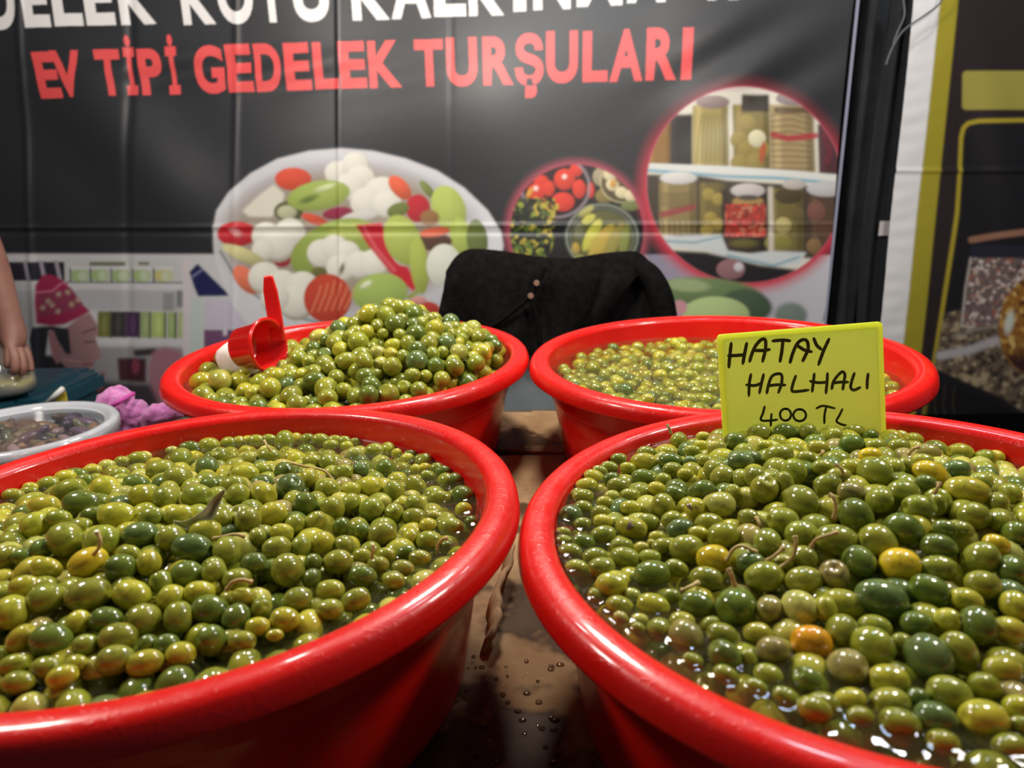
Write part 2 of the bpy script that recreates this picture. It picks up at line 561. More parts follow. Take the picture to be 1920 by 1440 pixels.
rng = np.random.default_rng(7)
def paint_main():
    p = Print(-170, -90, 1640, 900, (40, 41, 45))
    # lower pale band with the shop photograph
    p.rect(-170, 476, 470, 900, (206, 203, 205), 1.5)
    sl = p.box(900, 476, 1640, 900)
    t = np.clip((p.xx[sl] - 1180) / 380, 0, 1)[..., None]
    g = lin((138, 128, 152)) * (1 - t) + lin((205, 203, 208)) * t
    p.blend(np.clip((p.yy[sl] - 476) / 3, 0, 1), g, sl)
    S = 4.174
    q = lambda *a: [(x / S, 460 + y / S) for x, y in a]
    def qr(x0, y0, x1, y1, c, soft=0.8): p.rect(x0 / S, 460 + y0 / S, x1 / S, 460 + y1 / S, c, soft)
    qr(-700, 130, 500, 280, (44, 42, 50)); qr(-700, 280, 1460, 340, (208, 205, 208)); qr(-700, 360, 300, 700, (196, 193, 196))
    for x in (180, 300, 420): p.poly(q((x, 120), (x + 28, 120), (x + 60, 280), (x + 30, 280)), (170, 160, 172), 0.8)
    qr(500, 100, 1440, 290, (200, 200, 198)); qr(700, 130, 980, 160, (112, 118, 96)); qr(1090, 130, 1175, 155, (120, 126, 104))
    for i, x in enumerate((620, 780, 945, 1112, 1285)):
        p.rect((x - 82) / S, 460 + 180 / S, (x - 66) / S, 460 + 290 / S, (62, 70, 62), 1)
        p.ell(x / S, 460 + 235 / S, 17, 13.5, (168, 188, 132) if i < 4 else (200, 192, 130), soft=2)
        p.ell((x + 20) / S, 460 + 240 / S, 9, 10, (205, 214, 190), soft=4, alpha=0.7)
        qr(x - 70, 168, x + 75, 190, (214, 214, 214))
    qr(500, 286, 1440, 296, (84, 90, 86)); qr(520, 300, 1440, 345, (212, 210, 212)); qr(560, 350, 1440, 510, (184, 182, 186), 2)
    qr(1280, 370, 1370, 510, (150, 152, 152), 1.5); qr(1390, 350, 1440, 480, (128, 130, 130), 1.5)
    for x0, x1, c in ((755, 865, (112, 112, 58)), (865, 975, (58, 54, 54)), (975, 1095, (74, 48, 80)), (1100, 1180, (150, 164, 112)),
                      (1188, 1300, (172, 190, 112)), (1316, 1385, (150, 168, 106)), (1400, 1462, (160, 176, 120))):
        qr(x0, 520, x1, 722, c, 1.2)
        p.ell((x0 + x1) / 2 / S, 460 + 620 / S, (x1 - x0) / 5 / S, 20, tuple(min(255, v + 34) for v in c), soft=4, alpha=0.6)
        qr(x1 - 10, 520, x1 + 5, 730, (52, 56, 50), 1)
    qr(700, 730, 1480, 790, (206, 204, 206), 1.2); qr(700, 790, 1480, 1300, (150, 146, 150), 3)
    qr(1440, 120, 1500, 860, (214, 204, 206), 1.5); qr(1500, 420, 1600, 860, (196, 206, 200), 2)
    p.poly(q((1490, 205), (1555, 140), (1815, 392), (1560, 396), (1530, 330)), (34, 36, 82), 1)
    p.poly(q((1500, 245), (1590, 180), (1600, 190), (1505, 260)), (130, 130, 170), 1)
    qr(1610, 415, 1980, 650, (202, 194, 208)); qr(1610, 655, 2000, 900, (116, 78, 112)); qr(1760, 650, 1790, 700, (214, 208, 214))
    p.poly(q((920, 880), (1150, 880), (1150, 1070), (940, 1060)), (66, 36, 46), 2); p.ell(255, 686, 8, 14, (126, 56, 74), soft=5)
    p.poly(q((1040, 820), (1220, 800), (1260, 850), (1060, 870)), (54, 48, 54), 2)
    p.poly(q((1200, 830), (1300, 790), (1440, 830), (1420, 900), (1300, 1300), (1180, 1200), (1170, 960)), (160, 112, 124), 3)
    p.poly(q((760, 1060), (1180, 1080), (1300, 1330), (700, 1330)), (62, 54, 60), 4)
    # person in the print: hat, hair, face
    p.poly(q((240, 850), (430, 860), (640, 1010), (705, 1060), (790, 1330), (480, 1330), (300, 1100)), (44, 41, 46), 2)
    p.poly(q((690, 530), (752, 620), (765, 690), (742, 725), (800, 878), (748, 902), (730, 950), (705, 985), (660, 1028), (560, 1000), (480, 900), (430, 800), (370, 690), (520, 640), (600, 575)), (160, 122, 124), 1)
    p.poly(q((255, 640), (400, 632), (530, 655), (560, 850), (520, 850), (460, 760), (420, 700), (380, 660), (360, 880), (260, 880), (230, 740)), (46, 46, 52), 1.2)
    p.poly(q((385, 660), (420, 670), (460, 790), (490, 880), (460, 930), (420, 880), (385, 760)), (166, 118, 122), 1)
    p.line(q((660, 760), (740, 755)), 3, (98, 66, 72)); p.line(q((640, 690), (745, 650)), 2.5, (84, 66, 70)); p.line(q((660, 930), (735, 925)), 3, (140, 70, 84)); p.line(q((500, 890), (640, 910)), 2, (196, 166, 160))
    p.poly(q((270, 450), (275, 310), (330, 232), (400, 232), (490, 280), (560, 360), (640, 470), (695, 520), (610, 570), (500, 620), (400, 632), (285, 612)), (158, 44, 80), 1)
    p.poly(q((290, 380), (400, 370), (540, 330), (620, 450), (640, 470), (560, 520), (300, 560)), (140, 60, 84), 2)
    for x, y in ((450, 385), (550, 465), (445, 520), (370, 440), (520, 370), (330, 490), (600, 430), (400, 470)):
        p.ell(x / S, 460 + y / S, 5, 5, (186, 160, 140), soft=3, alpha=0.8)
    p.line(q((280, 370), (400, 360), (470, 300), (520, 300)), 3, (206, 120, 140))
    p.poly(q((780, 1000), (830, 990), (820, 1120), (770, 1140)), (150, 84, 92), 1.5)
    # oval plate of pickles
    p.poly([(402, 430), (408, 395), (430, 360), (470, 325), (520, 298), (580, 283), (642, 278), (700, 283), (760, 297), (820, 320), (870, 352), (915, 395), (940, 435), (944, 460), (938, 492), (905, 545), (860, 590), (800, 650), (700, 665), (600, 652), (520, 635), (470, 609), (440, 572), (415, 520), (403, 470)], (214, 213, 216), 1.2)
    p.poly([(418, 440), (428, 400), (470, 350), (540, 310), (640, 296), (740, 308), (820, 340), (890, 390), (918, 440), (910, 500), (860, 560), (780, 620), (640, 612), (560, 592), (490, 552), (440, 500)], (196, 194, 200), 5)
    p.line([(415, 470), (440, 512), (480, 552), (540, 588), (600, 604), (680, 614)], 5, (112, 128, 138), 0.8, 2.5)
    V = 3.368
    def e(x, y, rx, ry, c, rot=0, soft=2.0, sh=0.35, al=1.0): p.ell(390 + x / V, 260 + y / V, rx / V, ry / V, c, rot, soft, sh, al)
    def caul(blobs):
        for x, y, r in blobs: e(x + 6, y + 14, r * 1.03, r, (176, 168, 150), sh=0.1)
        for x, y, r in blobs: e(x, y, r, r * 0.93, (232, 229, 216), sh=0.3, soft=4)
    e(870, 620, 760, 430, (150, 132, 100), sh=0, soft=30, al=0.75)
    e(540, 255, 116, 72, (222, 84, 58)); caul(((820, 215, 80), (930, 165, 85), (965, 250, 88), (900, 300, 90)))
    p.poly([(390 + x / V, 260 + y / V) for x, y in ((220, 455), (330, 350), (420, 288), (485, 350), (465, 440), (400, 495), (260, 492))], (226, 222, 206), 2)
    e(510, 460, 92, 66, (92, 96, 56)); e(500, 465, 62, 44, (196, 196, 160), soft=4)
    e(700, 360, 200, 92, (166, 184, 92), -10); e(740, 310, 70, 18, (216, 226, 170), -18, 4); e(640, 380, 60, 20, (110, 130, 60), -20, 5)
    caul(((1100, 350, 118), (1000, 400, 100), (1130, 410, 90))); e(820, 470, 95, 38, (152, 48, 76), -8)
    e(1212, 310, 92, 52, (226, 102, 70), 48); e(1325, 440, 76, 88, (190, 42, 54)); e(1200, 450, 72, 44, (116, 126, 64), -20)
    e(960, 490, 120, 34, (216, 214, 206), -10); e(680, 512, 92, 30, (212, 86, 60), 20)
    e(1385, 320, 26, 70, (122, 136, 70), -40); e(1520, 440, 104, 150, (182, 196, 100), -22); e(1595, 620, 66, 125, (170, 186, 90), -8); e(1700, 640, 66, 130, (104, 116, 60), -6)
    e(1420, 650, 120, 56, (88, 58, 44)); e(1430, 590, 98, 30, (226, 110, 78), -8); e(1400, 500, 60, 50, (150, 110, 70), 0, 5)
    e(190, 600, 125, 78, (202, 42, 52)); e(180, 590, 40, 22, (226, 150, 150), 30, 5); e(470, 750, 60, 60, (170, 50, 66))
    caul(((370, 610, 90), (520, 590, 95), (440, 660, 105), (350, 700, 70)))
    e(800, 690, 290, 165, (152, 170, 80), -22); e(900, 600, 150, 60, (178, 190, 96), -6, 5)
    caul(((720, 720, 92), (800, 690, 88), (880, 720, 80), (840, 810, 90), (960, 790, 88), (1050, 780, 90)))
    e(705, 845, 50, 36, (108, 106, 58)); e(850, 820, 14, 36, (120, 110, 84), 15, 4)
    p.poly([(390 + x / V, 260 + y / V) for x, y in ((935, 545), (1095, 530), (1180, 700), (1325, 900), (1305, 965), (1150, 840), (1010, 670))], (196, 32, 48), 1.5)
    p.line([(390 + 985 / V, 260 + 560 / V), (390 + 1060 / V, 260 + 690 / V), (390 + 1180 / V, 260 + 830 / V)], 6, (226, 110, 116), 0.6, 4)
    e(1220, 720, 60, 90, (224, 214, 216), -30); e(1230, 640, 112, 165, (176, 188, 90), -22); e(1335, 800, 58, 180, (170, 182, 84), -6)
    p.line([(390 + 1350 / V, 260 + 900 / V), (390 + 1320 / V, 260 + 970 / V), (390 + 1270 / V, 260 + 1000 / V)], 8, (150, 160, 80), 1, 3)
    e(1490, 800, 110, 135, (218, 218, 204)); e(235, 735, 150, 42, (212, 206, 150), 24); e(250, 890, 110, 60, (228, 122, 92), 48)
    caul(((360, 870, 100), (470, 930, 110), (600, 930, 100), (560, 1020, 110), (430, 1000, 90)))
    e(760, 1005, 150, 152, (196, 70, 50), sh=0.2)
    for k in range(6):
        x = 660 + k * 42
        p.line([(390 + x / V, 260 + (1090 - k * 4) / V), (390 + (x + 42) / V, 260 + 980 / V), (390 + (x + 58) / V, 260 + (900 + abs(k - 2) * 14) / V)], 4, (224, 132, 96), 0.75, 2.5)
    e(1090, 970, 172, 122, (164, 186, 96), -6); e(1000, 920, 40, 18, (228, 234, 200), -30, 4)
    e(1370, 1075, 96, 50, (186, 62, 50)); e(1330, 1020, 50, 26, (216, 150, 140))
    # fold line through the plate is real geometry; lower left rim shadow of the plate
    # small round picture
    def disc(cx, cy, r, glow, gc, ga):
        d = np.hypot(p.xx - cx, p.yy - cy)
        p.blend(np.clip(1 - (d - r) / glow, 0, 1) ** 1.6 * ga, gc)
        return np.clip(r - d, 0, 1)
    cm = disc(1082, 434, 126, 20, (196, 86, 104), 0.8)
    p.clip = cm
    p.rect(940, 300, 1220, 570, (34, 31, 34))
    W = 6.4
    def s(x, y, rx, ry, c, rot=0, soft=2, sh=0.35, al=1.0): p.ell(940 + x / W, 280 + y / W, rx / W, ry / W, c, rot, soft, sh, al)
    s(650, 470, 450, 380, (70, 42, 44), -20); s(640, 470, 400, 335, (46, 26, 28), -20)
    for x, y, rx, ry in ((900, 250, 80, 80), (480, 390, 90, 80), (760, 360, 128, 128), (740, 630, 140, 115), (935, 475, 80, 115), (420, 510, 105, 105), (570, 470, 72, 95), (530, 660, 85, 75), (1075, 490, 46, 95)):
        s(x, y, rx, ry, (222, 66, 48))
    for x, y in ((760, 330), (415, 470)): s(x, y, 30, 30, (250, 225, 215), soft=3)
    s(340, 520, 30, 70, (222, 160, 60), 30); s(440, 610, 60, 26, (222, 170, 70), 30); s(650, 690, 45, 40, (206, 180, 70))
    p.ring(940 + 650 / W, 280 + 450 / W, 64, 57, 5, (150, 140, 148), alpha=0.8, soft=3)
    s(1190, 330, 90, 110, (168, 156, 126)); s(1240, 560, 110, 90, (140, 122, 70)); s(1420, 420, 210, 200, (96, 84, 56), 20)
    for x, y in ((1310, 310), (1340, 430), (1450, 520), (1560, 560)): s(x, y, 80, 70, (226, 212, 170), 20)
    s(1350, 410, 40, 50, (214, 160, 84)); p.ring(940 + 1460 / W, 280 + 380 / W, 42, 40, 3, (196, 186, 140), alpha=0.8)
    s(1560, 680, 120, 60, (122, 128, 80))
    sl = p.box(944, 372, 1040, 570)
    p.blend(np.full(p.a[sl].shape[:2], 0.8) * (p.xx[sl] + p.yy[sl] * 0.3 < 1165), (40, 48, 34), sl)
    keep = p.clip.copy(); kk = np.zeros_like(p.clip); kk[sl] = (p.xx[sl] + p.yy[sl] * 0.2 < 1128); p.clip = keep * kk
    p.speckle(sl, ((150, 160, 62), (190, 172, 70), (96, 116, 50), (30, 30, 28)), 3.2, 0.7, rng); p.clip = keep
    s(1210, 1060, 440, 420, (66, 68, 46)); s(1230, 1100, 370, 360, (96, 96, 56))
    s(1020, 740, 110, 45, (196, 186, 90), -35); s(930, 980, 60, 90, (120, 122, 90)); s(1050, 840, 90, 50, (206, 200, 90), -30)
    s(1090, 1030, 72, 215, (206, 202, 86), 28); s(1200, 1130, 95, 270, (196, 172, 78), 33); s(1350, 1120, 75, 260, (162, 150, 78), 26); s(1480, 1120, 55, 230, (140, 146, 76), 10); s(890, 1190, 50, 70, (190, 160, 70)); s(940, 1320, 80, 60, (150, 150, 70))
    p.ring(940 + 1210 / W, 280 + 1050 / W, 67, 60, 4, (150, 158, 146), alpha=0.7, soft=3); p.ring(940 + 1210 / W, 280 + 1050 / W, 59, 53, 2, (130, 140, 130), alpha=0.6)
    p.clip = None
    # large round picture of jars
    d0 = np.hypot(p.xx - 1398, p.yy - 346)
    p.blend(np.clip(1 - (d0 - 188) / 26, 0, 1) ** 1.5 * np.clip((p.yy - 150) / 260, 0.25, 0.95), (206, 58, 76))
    p.clip = np.clip(184 - d0, 0, 1)
    p.rect(1200, 150, 1600, 545, (226, 220, 204))
    U = 3.4286
    def J(x, y, w, h, c, sh=0.25):
        x0, y0 = 1200 + (x - w / 2) / U, 140 + (y - h / 2) / U
        x1, y1 = x0 + w / U, y0 + h / U
        p.rect(x0, y0, x1, y1, c, 1.6)
        p.rect(x0 + (x1 - x0) * 0.1, y0, x0 + (x1 - x0) * 0.24, y1, tuple(min(255, int(v * 1.25 + 10)) for v in c), 2, 0.5)
        p.rect(x0 + (x1 - x0) * 0.82, y0, x1, y1, tuple(int(v * 0.65) for v in c), 2, 0.6)
    def E(x, y, rx, ry, c, rot=0, soft=2, sh=0.3, al=1.0): p.ell(1200 + x / U, 140 + y / U, rx / U, ry / U, c, rot, soft, sh, al)
    def G(pts, wd, c, al=1.0, soft=2): p.line([(1200 + x / U, 140 + y / U) for x, y in pts], wd, c, al, soft)
    J(130, 440, 160, 330, (150, 112, 62)); J(270, 420, 140, 330, (50, 46, 42)); J(455, 400, 230, 410, (172, 156, 98))
    for k in range(7): G([(370 + k * 28, 560), (380 + k * 27, 400), (400 + k * 22, 260)], 3, (112, 98, 56), 0.55, 2.5)
    E(470, 175, 110, 42, (160, 140, 136)); G([(300, 170), (420, 110), (620, 90), (800, 60)], 10, (214, 196, 190), 0.9)
    J(720, 400, 240, 420, (138, 122, 68)); J(750, 180, 180, 110, (58, 50, 44))
    for x, y in ((690, 310), (640, 420), (690, 480), (780, 480), (640, 570), (740, 560)): E(x, y, 58, 58, (160, 142, 78))
    E(755, 410, 58, 56, (224, 216, 180)); E(790, 500, 20, 70, (186, 96, 60), 10)
    J(985, 410, 290, 440, (170, 148, 106))
    for k in range(10): G([(850, 260 + k * 38), (980, 245 + k * 40), (1110, 280 + k * 36)], 3, (104, 84, 58), 0.6, 2.5)
    G([(860, 385), (960, 410), (1140, 390)], 11, (176, 40, 62), 0.85, 4); E(995, 150, 110, 46, (150, 138, 136)); J(1000, 225, 260, 40, (104, 86, 62))
    J(1240, 480, 170, 330, (80, 48, 52)); G([(1200, 380), (1230, 500), (1210, 560)], 10, (120, 44, 62), 0.7, 5)
    G([(60, 590), (300, 600), (560, 610), (1000, 640), (1330, 670)], 13, (226, 226, 220)); G([(60, 615), (380, 640), (560, 655), (900, 665), (1330, 705)], 6, (120, 172, 194), 0.9, 3)
    p.poly([(1200 + x / U, 140 + y / U) for x, y in ((40, 640), (380, 650), (560, 680), (1330, 730), (1330, 1130), (1100, 1180), (560, 1140), (100, 1000), (30, 800))], (74, 64, 52), 1.5)
    J(245, 860, 235, 340, (146, 128, 84)); G([(150, 900), (340, 850)], 12, (158, 62, 74), 0.8, 4)
    for k in range(5): G([(140, 760 + k * 20), (240, 775 + k * 20), (345, 755 + k * 20)], 3, (98, 80, 54), 0.6)
    for k in range(6): G([(150 + k * 36, 940), (155 + k * 36, 1030)], 3, (94, 78, 52), 0.6)
    E(250, 665, 118, 40, (222, 218, 212)); J(460, 860, 160, 330, (118, 104, 58))
    for x, y in ((440, 770), (500, 800), (450, 920), (500, 960), (430, 1000)): E(x, y, 40, 40, (166, 146, 74))
    J(670, 940, 290, 400, (54, 44, 36)); E(690, 815, 100, 36, (172, 140, 84))
    sl = p.box(1200 + 545 / U, 140 + 830 / U, 1200 + 800 / U, 140 + 1040 / U); p.blend(np.full(p.a[sl].shape[:2], 0.9), (176, 62, 52), sl)
    p.speckle(sl, ((216, 70, 58), (124, 50, 38), (196, 120, 90)), 2.2, 0.6, rng); E(690, 745, 110, 46, (204, 196, 192)); E(690, 790, 70, 18, (90, 80, 70))
    E(660, 1085, 90, 30, (104, 98, 52), 0, 5)
    J(930, 930, 220, 400, (116, 104, 58)); E(912, 968, 52, 54, (186, 172, 112)); E(880, 1080, 90, 60, (140, 132, 66)); E(950, 780, 90, 50, (82, 70, 44)); E(1010, 900, 40, 50, (110, 96, 60)); p.rect(1200 + 818 / U, 140 + 720 / U, 1200 + 850 / U, 140 + 1140 / U, (206, 196, 180), 1.5)
    J(1190, 960, 220, 380, (88, 68, 54)); E(1130, 880, 60, 70, (128, 86, 74)); E(1190, 1000, 60, 60, (104, 74, 60)); E(1110, 1100, 50, 50, (140, 110, 74)); E(1200, 735, 130, 50, (200, 196, 196)); E(990, 705, 80, 34, (196, 188, 178))
    p.poly([(1200 + x / U, 140 + y / U) for x, y in ((90, 960), (140, 1040), (520, 1030), (560, 1130), (700, 1150), (830, 1130), (1060, 1140), (1010, 1220), (900, 1230), (600, 1190), (420, 1130), (150, 1100))], (206, 210, 210), 1.5)
    G([(130, 1070), (350, 1080), (520, 1040)], 4, (120, 160, 168), 0.8); G([(560, 1160), (850, 1225), (1010, 1170)], 5, (120, 164, 180), 0.8, 3)
    p.poly([(1200 + x / U, 140 + y / U) for x, y in ((200, 1130), (420, 1140), (760, 1220), (1000, 1250), (900, 1400), (300, 1400))], (34, 31, 34), 2)
    E(580, 1250, 90, 66, (150, 108, 112)); E(630, 1235, 30, 30, (206, 200, 206), soft=4)
    p.clip = None
    p.ring(1398, 346, 185, 185, 3, (190, 80, 100), alpha=0.7, soft=2.5)
    # vegetables at the lower right of the print
    p.ell(1330, 548, 95, 27, (112, 134, 88), 4, 5, 0.4); p.ell(1400, 572, 46, 30, (74, 92, 70), 10, 6, 0.3); p.ell(1290, 535, 40, 12, (160, 176, 130), 4, 5)
    p.ell(1342, 590, 62, 34, (182, 202, 140), 0, 3, 0.3); p.ell(1276, 577, 13, 14, (206, 150, 156), 0, 3); p.ell(1480, 590, 30, 24, (120, 134, 124), 0, 8, 0.2)
    p.line([(1562, 480), (1556, 540), (1540, 600)], 2.2, (60, 58, 64))
    for c_ in range(3): p.a[..., c_] = blur(p.a[..., c_], 1.1)
    # lettering
    red = (232, 84, 84)
    for ch, x0, x1, t, b in (('E', 66, 109, 97, 184), ('V', 98, 152, 94, 182), ('T', 178, 224, 91, 179), ('\u0130', 228, 248, 64, 177), ('P', 256, 300, 89, 177), ('\u0130', 307, 328, 62, 176),
                             ('G', 359, 416, 83, 175), ('E', 421, 470, 81, 172), ('D', 475, 525, 80, 171), ('E', 532, 581, 79, 169), ('L', 587, 633, 78, 167), ('E', 636, 686, 77, 166), ('K', 691, 752, 76, 165),
                             ('T', 778, 832, 74, 163), ('U', 837, 895, 70, 163), ('R', 905, 962, 68, 160), ('\u015e', 965, 1019, 61, 184), ('U', 1024, 1084, 57, 156), ('L', 1093, 1140, 57, 153), ('A', 1144, 1206, 54, 152), ('R', 1212, 1270, 51, 150), ('I', 1279, 1299, 51, 149)):
        xm = (x0 + x1) / 2
        letter(p, ch, x0, x1, t, b, 18 - 22 * (xm - 60) / 1230, red, -0.028 * (x1 - x0))
    white = (236, 232, 230)
    for ch, x0, x1, b in (('G', -150, -95, 60), ('E', -88, -40, 58), ('D', -32, 26, 56), ('E', 38, 86, 51), ('L', 93, 146, 48), ('E', 152, 206, 46), ('K', 216, 282, 44), ('K', 334, 396, 44), ('O', 404, 472, 44), ('Y', 476, 536, 41), ('U', 548, 616, 41),
                          ('K', 658, 728, 38), ('A', 732, 806, 35), ('L', 812, 872, 31), ('K', 878, 944, 29), ('I', 962, 986, 21), ('N', 1000, 1070, 17), ('M', 1082, 1168, 11), ('A', 1176, 1250, 5), ('R', 1330, 1390, -1)):
        xm = (x0 + x1) / 2
        letter(p, ch, x0, x1, b - 108, b, 18 - 22 * (xm - 60) / 1230, white, -0.03 * (x1 - x0))
    return p

def crease(d, w):
    return np.exp(-(d / w) ** 2)
def smooth_noise(x, z, seed, n=14, f0=1.0, f1=6.0):
    r = np.random.default_rng(seed)
    o = np.zeros_like(x)
    for _ in range(n):
        f = r.uniform(f0, f1)
        a = r.uniform(0, 6.283)
        o += np.sin((x * math.cos(a) + z * math.sin(a)) * f * 6.283 + r.uniform(0, 6.283)) / f
    return o / math.sqrt(n)
def add_col(me, rgb):
    at = me.color_attributes.new('Col', 'FLOAT_COLOR', 'POINT')
    at.data.foreach_set('color', np.concatenate([rgb, np.ones((len(rgb), 1))], 1).astype(np.float32).ravel())

def main_banner():
    p = paint_main()
    x0, x1 = at_y(-120, 300, YB)[0], at_y(1573, 300, YB)[0]
    z0, z1 = 0.45, at_y(900, -62, YB)[2]
    nx, nz = 1010, 500
    X, Z = np.meshgrid(np.linspace(x0, x1, nx), np.linspace(z0, z1, nz))
    X, Z = X.ravel(), Z.ravel()
    P = np.stack([X, np.full_like(X, YB), Z], 1)
    u, v, _ = project(P)
    rgb = p.sample(u, v)
    # hang: shallow billows, packing folds, diagonal tension at the upper left
    y = 0.010 * smooth_noise(X, Z, 3, 10, 0.5, 2.2)
    y += 0.0035 * crease(u - (636 + (v - 300) * 0.01), 4) - 0.002 * crease(u - 846, 5) + 0.002 * crease(u - 440, 6)
    y += 0.004 * crease(v - 424 + 0.004 * (u - 600), 4) - 0.0025 * crease(v - 436, 5)
    y += 0.004 * crease(u - 48 - (v - 300) * 0.05, 7) - 0.003 * crease(u - 240, 9)
    dg_ = (u - 60) * 0.72 - (v - 150) * 0.69
    y += 0.006 * np.sin(dg_ / 34.0) * crease(u - 200, 220) * crease(v - 300, 190)
    y += 0.004 * np.sin((u * 0.25 + v) / 13.0) * crease(u - 380, 330) * crease(v - 130, 45)
    y += 0.005 * np.sin(((u - 1380) * 0.6 + (v - 120)) / 20.0) * crease(u - 1400, 150) * crease(v - 130, 110)
    P[:, 1] -= np.clip(y, -0.03, 0.03)
    me = grid_mesh(P, nx, nz, 'banner')
    add_col(me, rgb)
    o = link(me, 'banner_sheet', M_PRINT)
    root = empty('banner', (0, YB, z0))
    o.parent = root
    o.matrix_parent_inverse = Matrix.Translation((0, -YB, -z0))
    tag(root, 'large black vinyl banner with red and white lettering and pickle photographs', 'banner')
    # pale welded seam along its side edge
    bm = bmesh.new()
    a, b = at_y(1583, -40, YB - 0.012), at_y(1558, 600, YB - 0.012)
    add_box(bm, (x1 + 0.002, YB - 0.012, (z0 + z1) / 2), (0.007, 0.004, z1 - z0))
    s_ = link(from_bm(bm), 'edge_seam', mat('seam', (150, 152, 172), 0.4)[0], root, smooth=False)
    s_.matrix_parent_inverse = Matrix.Translation((0, -YB, -z0))
    s_['label'] = 'pale edge seam'
main_banner()

def paint_right():
    p = Print(1620, -40, 2120, 900, (44, 34, 36))
    def band(a, b, col):   # lines given at v = 0 and v = 640
        p.poly([(a[0] + (a[0] - a[1]) / 16, -40), (b[0] + (b[0] - b[1]) / 16, -40), (b[1] + (b[1] - b[0]) * 260 / 640, 900), (a[1] + (a[1] - a[0]) * 260 / 640, 900)], col)
    band((1690, 1620), (1764, 1697), (224, 222, 222))
    band((1762, 1696), (1796, 1732), (158, 146, 44))
    # framed picture
    p.poly([(1815, 228), (2120, 222), (2120, 900), (1712, 900), (1758, 640), (1796, 400), (1804, 260)], (30, 28, 31), 1)
    r8 = []
    p.rect(1812, 133, 2120, 206, (158, 148, 70)); p.rect(1804, 141, 1830, 198, (158, 148, 70))
    for cx, cy in ((1812, 141), (1812, 198)): p.ell(cx, cy, 8, 8, (158, 148, 70), soft=1)
    p.line([(2120, 222), (1834, 227), (1816, 231), (1807, 240), (1803, 258), (1800, 330), (1795, 400), (1755, 675), (1733, 790), (1712, 900)], 8, (170, 152, 48))
    sl = p.box(1800, 240, 2120, 620)
    p.line([(1822, 450), (1880, 440), (2000, 424)], 12, (150, 108, 88), 1, 3); p.rect(1822, 460, 2000, 486, (40, 40, 54), 2)
    p.poly([(1772, 590), (1830, 575), (2000, 560), (2120, 560), (2120, 770), (1960, 800), (1880, 745), (1820, 720), (1754, 690)], (104, 90, 74), 2)
    p.clip = np.zeros((p.h, p.w)); q = p.box(1750, 560, 2120, 800)
    p.clip[q] = p.polymask([(1772, 590), (1830, 575), (2000, 560), (2120, 560), (2120, 770), (1960, 800), (1880, 745), (1820, 720), (1754, 690)], q)
    p.speckle(q, ((70, 60, 50), (146, 130, 104), (52, 46, 42), (166, 150, 120)), 3.5, 0.8, rng)
    p.line([(1765, 668), (1820, 658), (1870, 640), (1920, 640)], 16, (186, 180, 186), 0.85, 8); p.line([(1790, 632), (1850, 615), (1930, 600)], 7, (160, 150, 140), 0.6, 6)
    p.clip = None
    p.poly([(1820, 484), (2010, 484), (2010, 590), (1920, 604), (1806, 614), (1812, 540)], (112, 96, 94), 1)
    p.clip = np.zeros((p.h, p.w)); q = p.box(1800, 480, 2015, 620)
    p.clip[q] = p.polymask([(1820, 484), (2010, 484), (2010, 590), (1920, 604), (1806, 614), (1812, 540)], q)
    p.speckle(q, ((76, 64, 68), (196, 170, 156), (150, 96, 80), (210, 196, 190)), 2.6, 0.9, rng); p.clip = None
    p.line([(1821, 484), (1812, 540), (1806, 612), (1830, 614)], 4, (196, 188, 180), 0.8, 2)
    p.ell(1938, 610, 62, 92, (146, 98, 42), 6, 2, 0.5); p.clip = np.clip((1 - np.hypot((p.xx - 1938) / 62, (p.yy - 610) / 92)) * 60, 0, 1)
    q = p.box(1870, 510, 2010, 710); p.speckle(q, ((196, 150, 70), (96, 54, 30), (214, 180, 110)), 3.0, 0.7, rng); p.rect(1860, 665, 2010, 720, (60, 32, 34), 6); p.ell(1895, 605, 8, 22, (206, 210, 200), 10, 6); p.clip = None
    p.poly([(1745, 720), (1820, 735), (1890, 765), (1950, 810), (2120, 820), (2120, 900), (1712, 900)], (22, 19, 20), 5)
    for x in (1758, 1774, 1792): p.line([(x, 725), (x - 4, 760), (x + 3, 800)], 3, (64, 60, 46), 0.7, 2)
    for c_ in range(3): p.a[..., c_] = blur(p.a[..., c_], 1.5)
    return p
YR = 1.98
def right_banner():
    p = paint_right()
    x1 = at_y(2080, 300, YR)[0]
    z0, z1 = 0.42, at_y(1800, -30, YR)[2]
    nx, nz = 230, 560
    S_, Z = np.meshgrid(np.linspace(0, 1, nx), np.linspace(z0, z1, nz))
    # its free edge follows the hem seen in the photo
    xa, xb = at_y(1712, 0, YR), at_y(1649, 640, YR)
    edge = xa[0] + (xb[0] - xa[0]) * (xa[2] - Z) / (xa[2] - xb[2])
    X = edge + S_ * (x1 - edge)
    X, Z, S_ = X.ravel(), Z.ravel(), S_.ravel()
    P = np.stack([X, np.full_like(X, YR), Z], 1)
    u, v, _ = project(P)
    rgb = p.sample(u, v)
    y = 0.008 * smooth_noise(X, Z, 11, 8, 0.6, 2.5)
    hem = np.exp(-((u - (1712 - v * 0.0984 + 24)) / 30) ** 2)
    y += 0.0022 * smooth_noise(X * 0.3, Z, 5, 14, 8, 30) * 10 * hem
    y += 0.006 * np.sin(((u - 1850) - (v - 300) * 0.28) / 26.0) * crease(u - 1860, 60) * crease(v - 300, 170)
    y += 0.004 * crease(v - 320, 5)
    P[:, 1] -= np.clip(y, -0.03, 0.03)
    me = grid_mesh(P, nx, nz, 'banner')
    add_col(me, rgb)
    o = link(me, 'banner', M_PRINT2)
    tag(o, 'dark brown glossy banner with white and mustard side stripes and a framed food picture', 'banner')
right_banner()

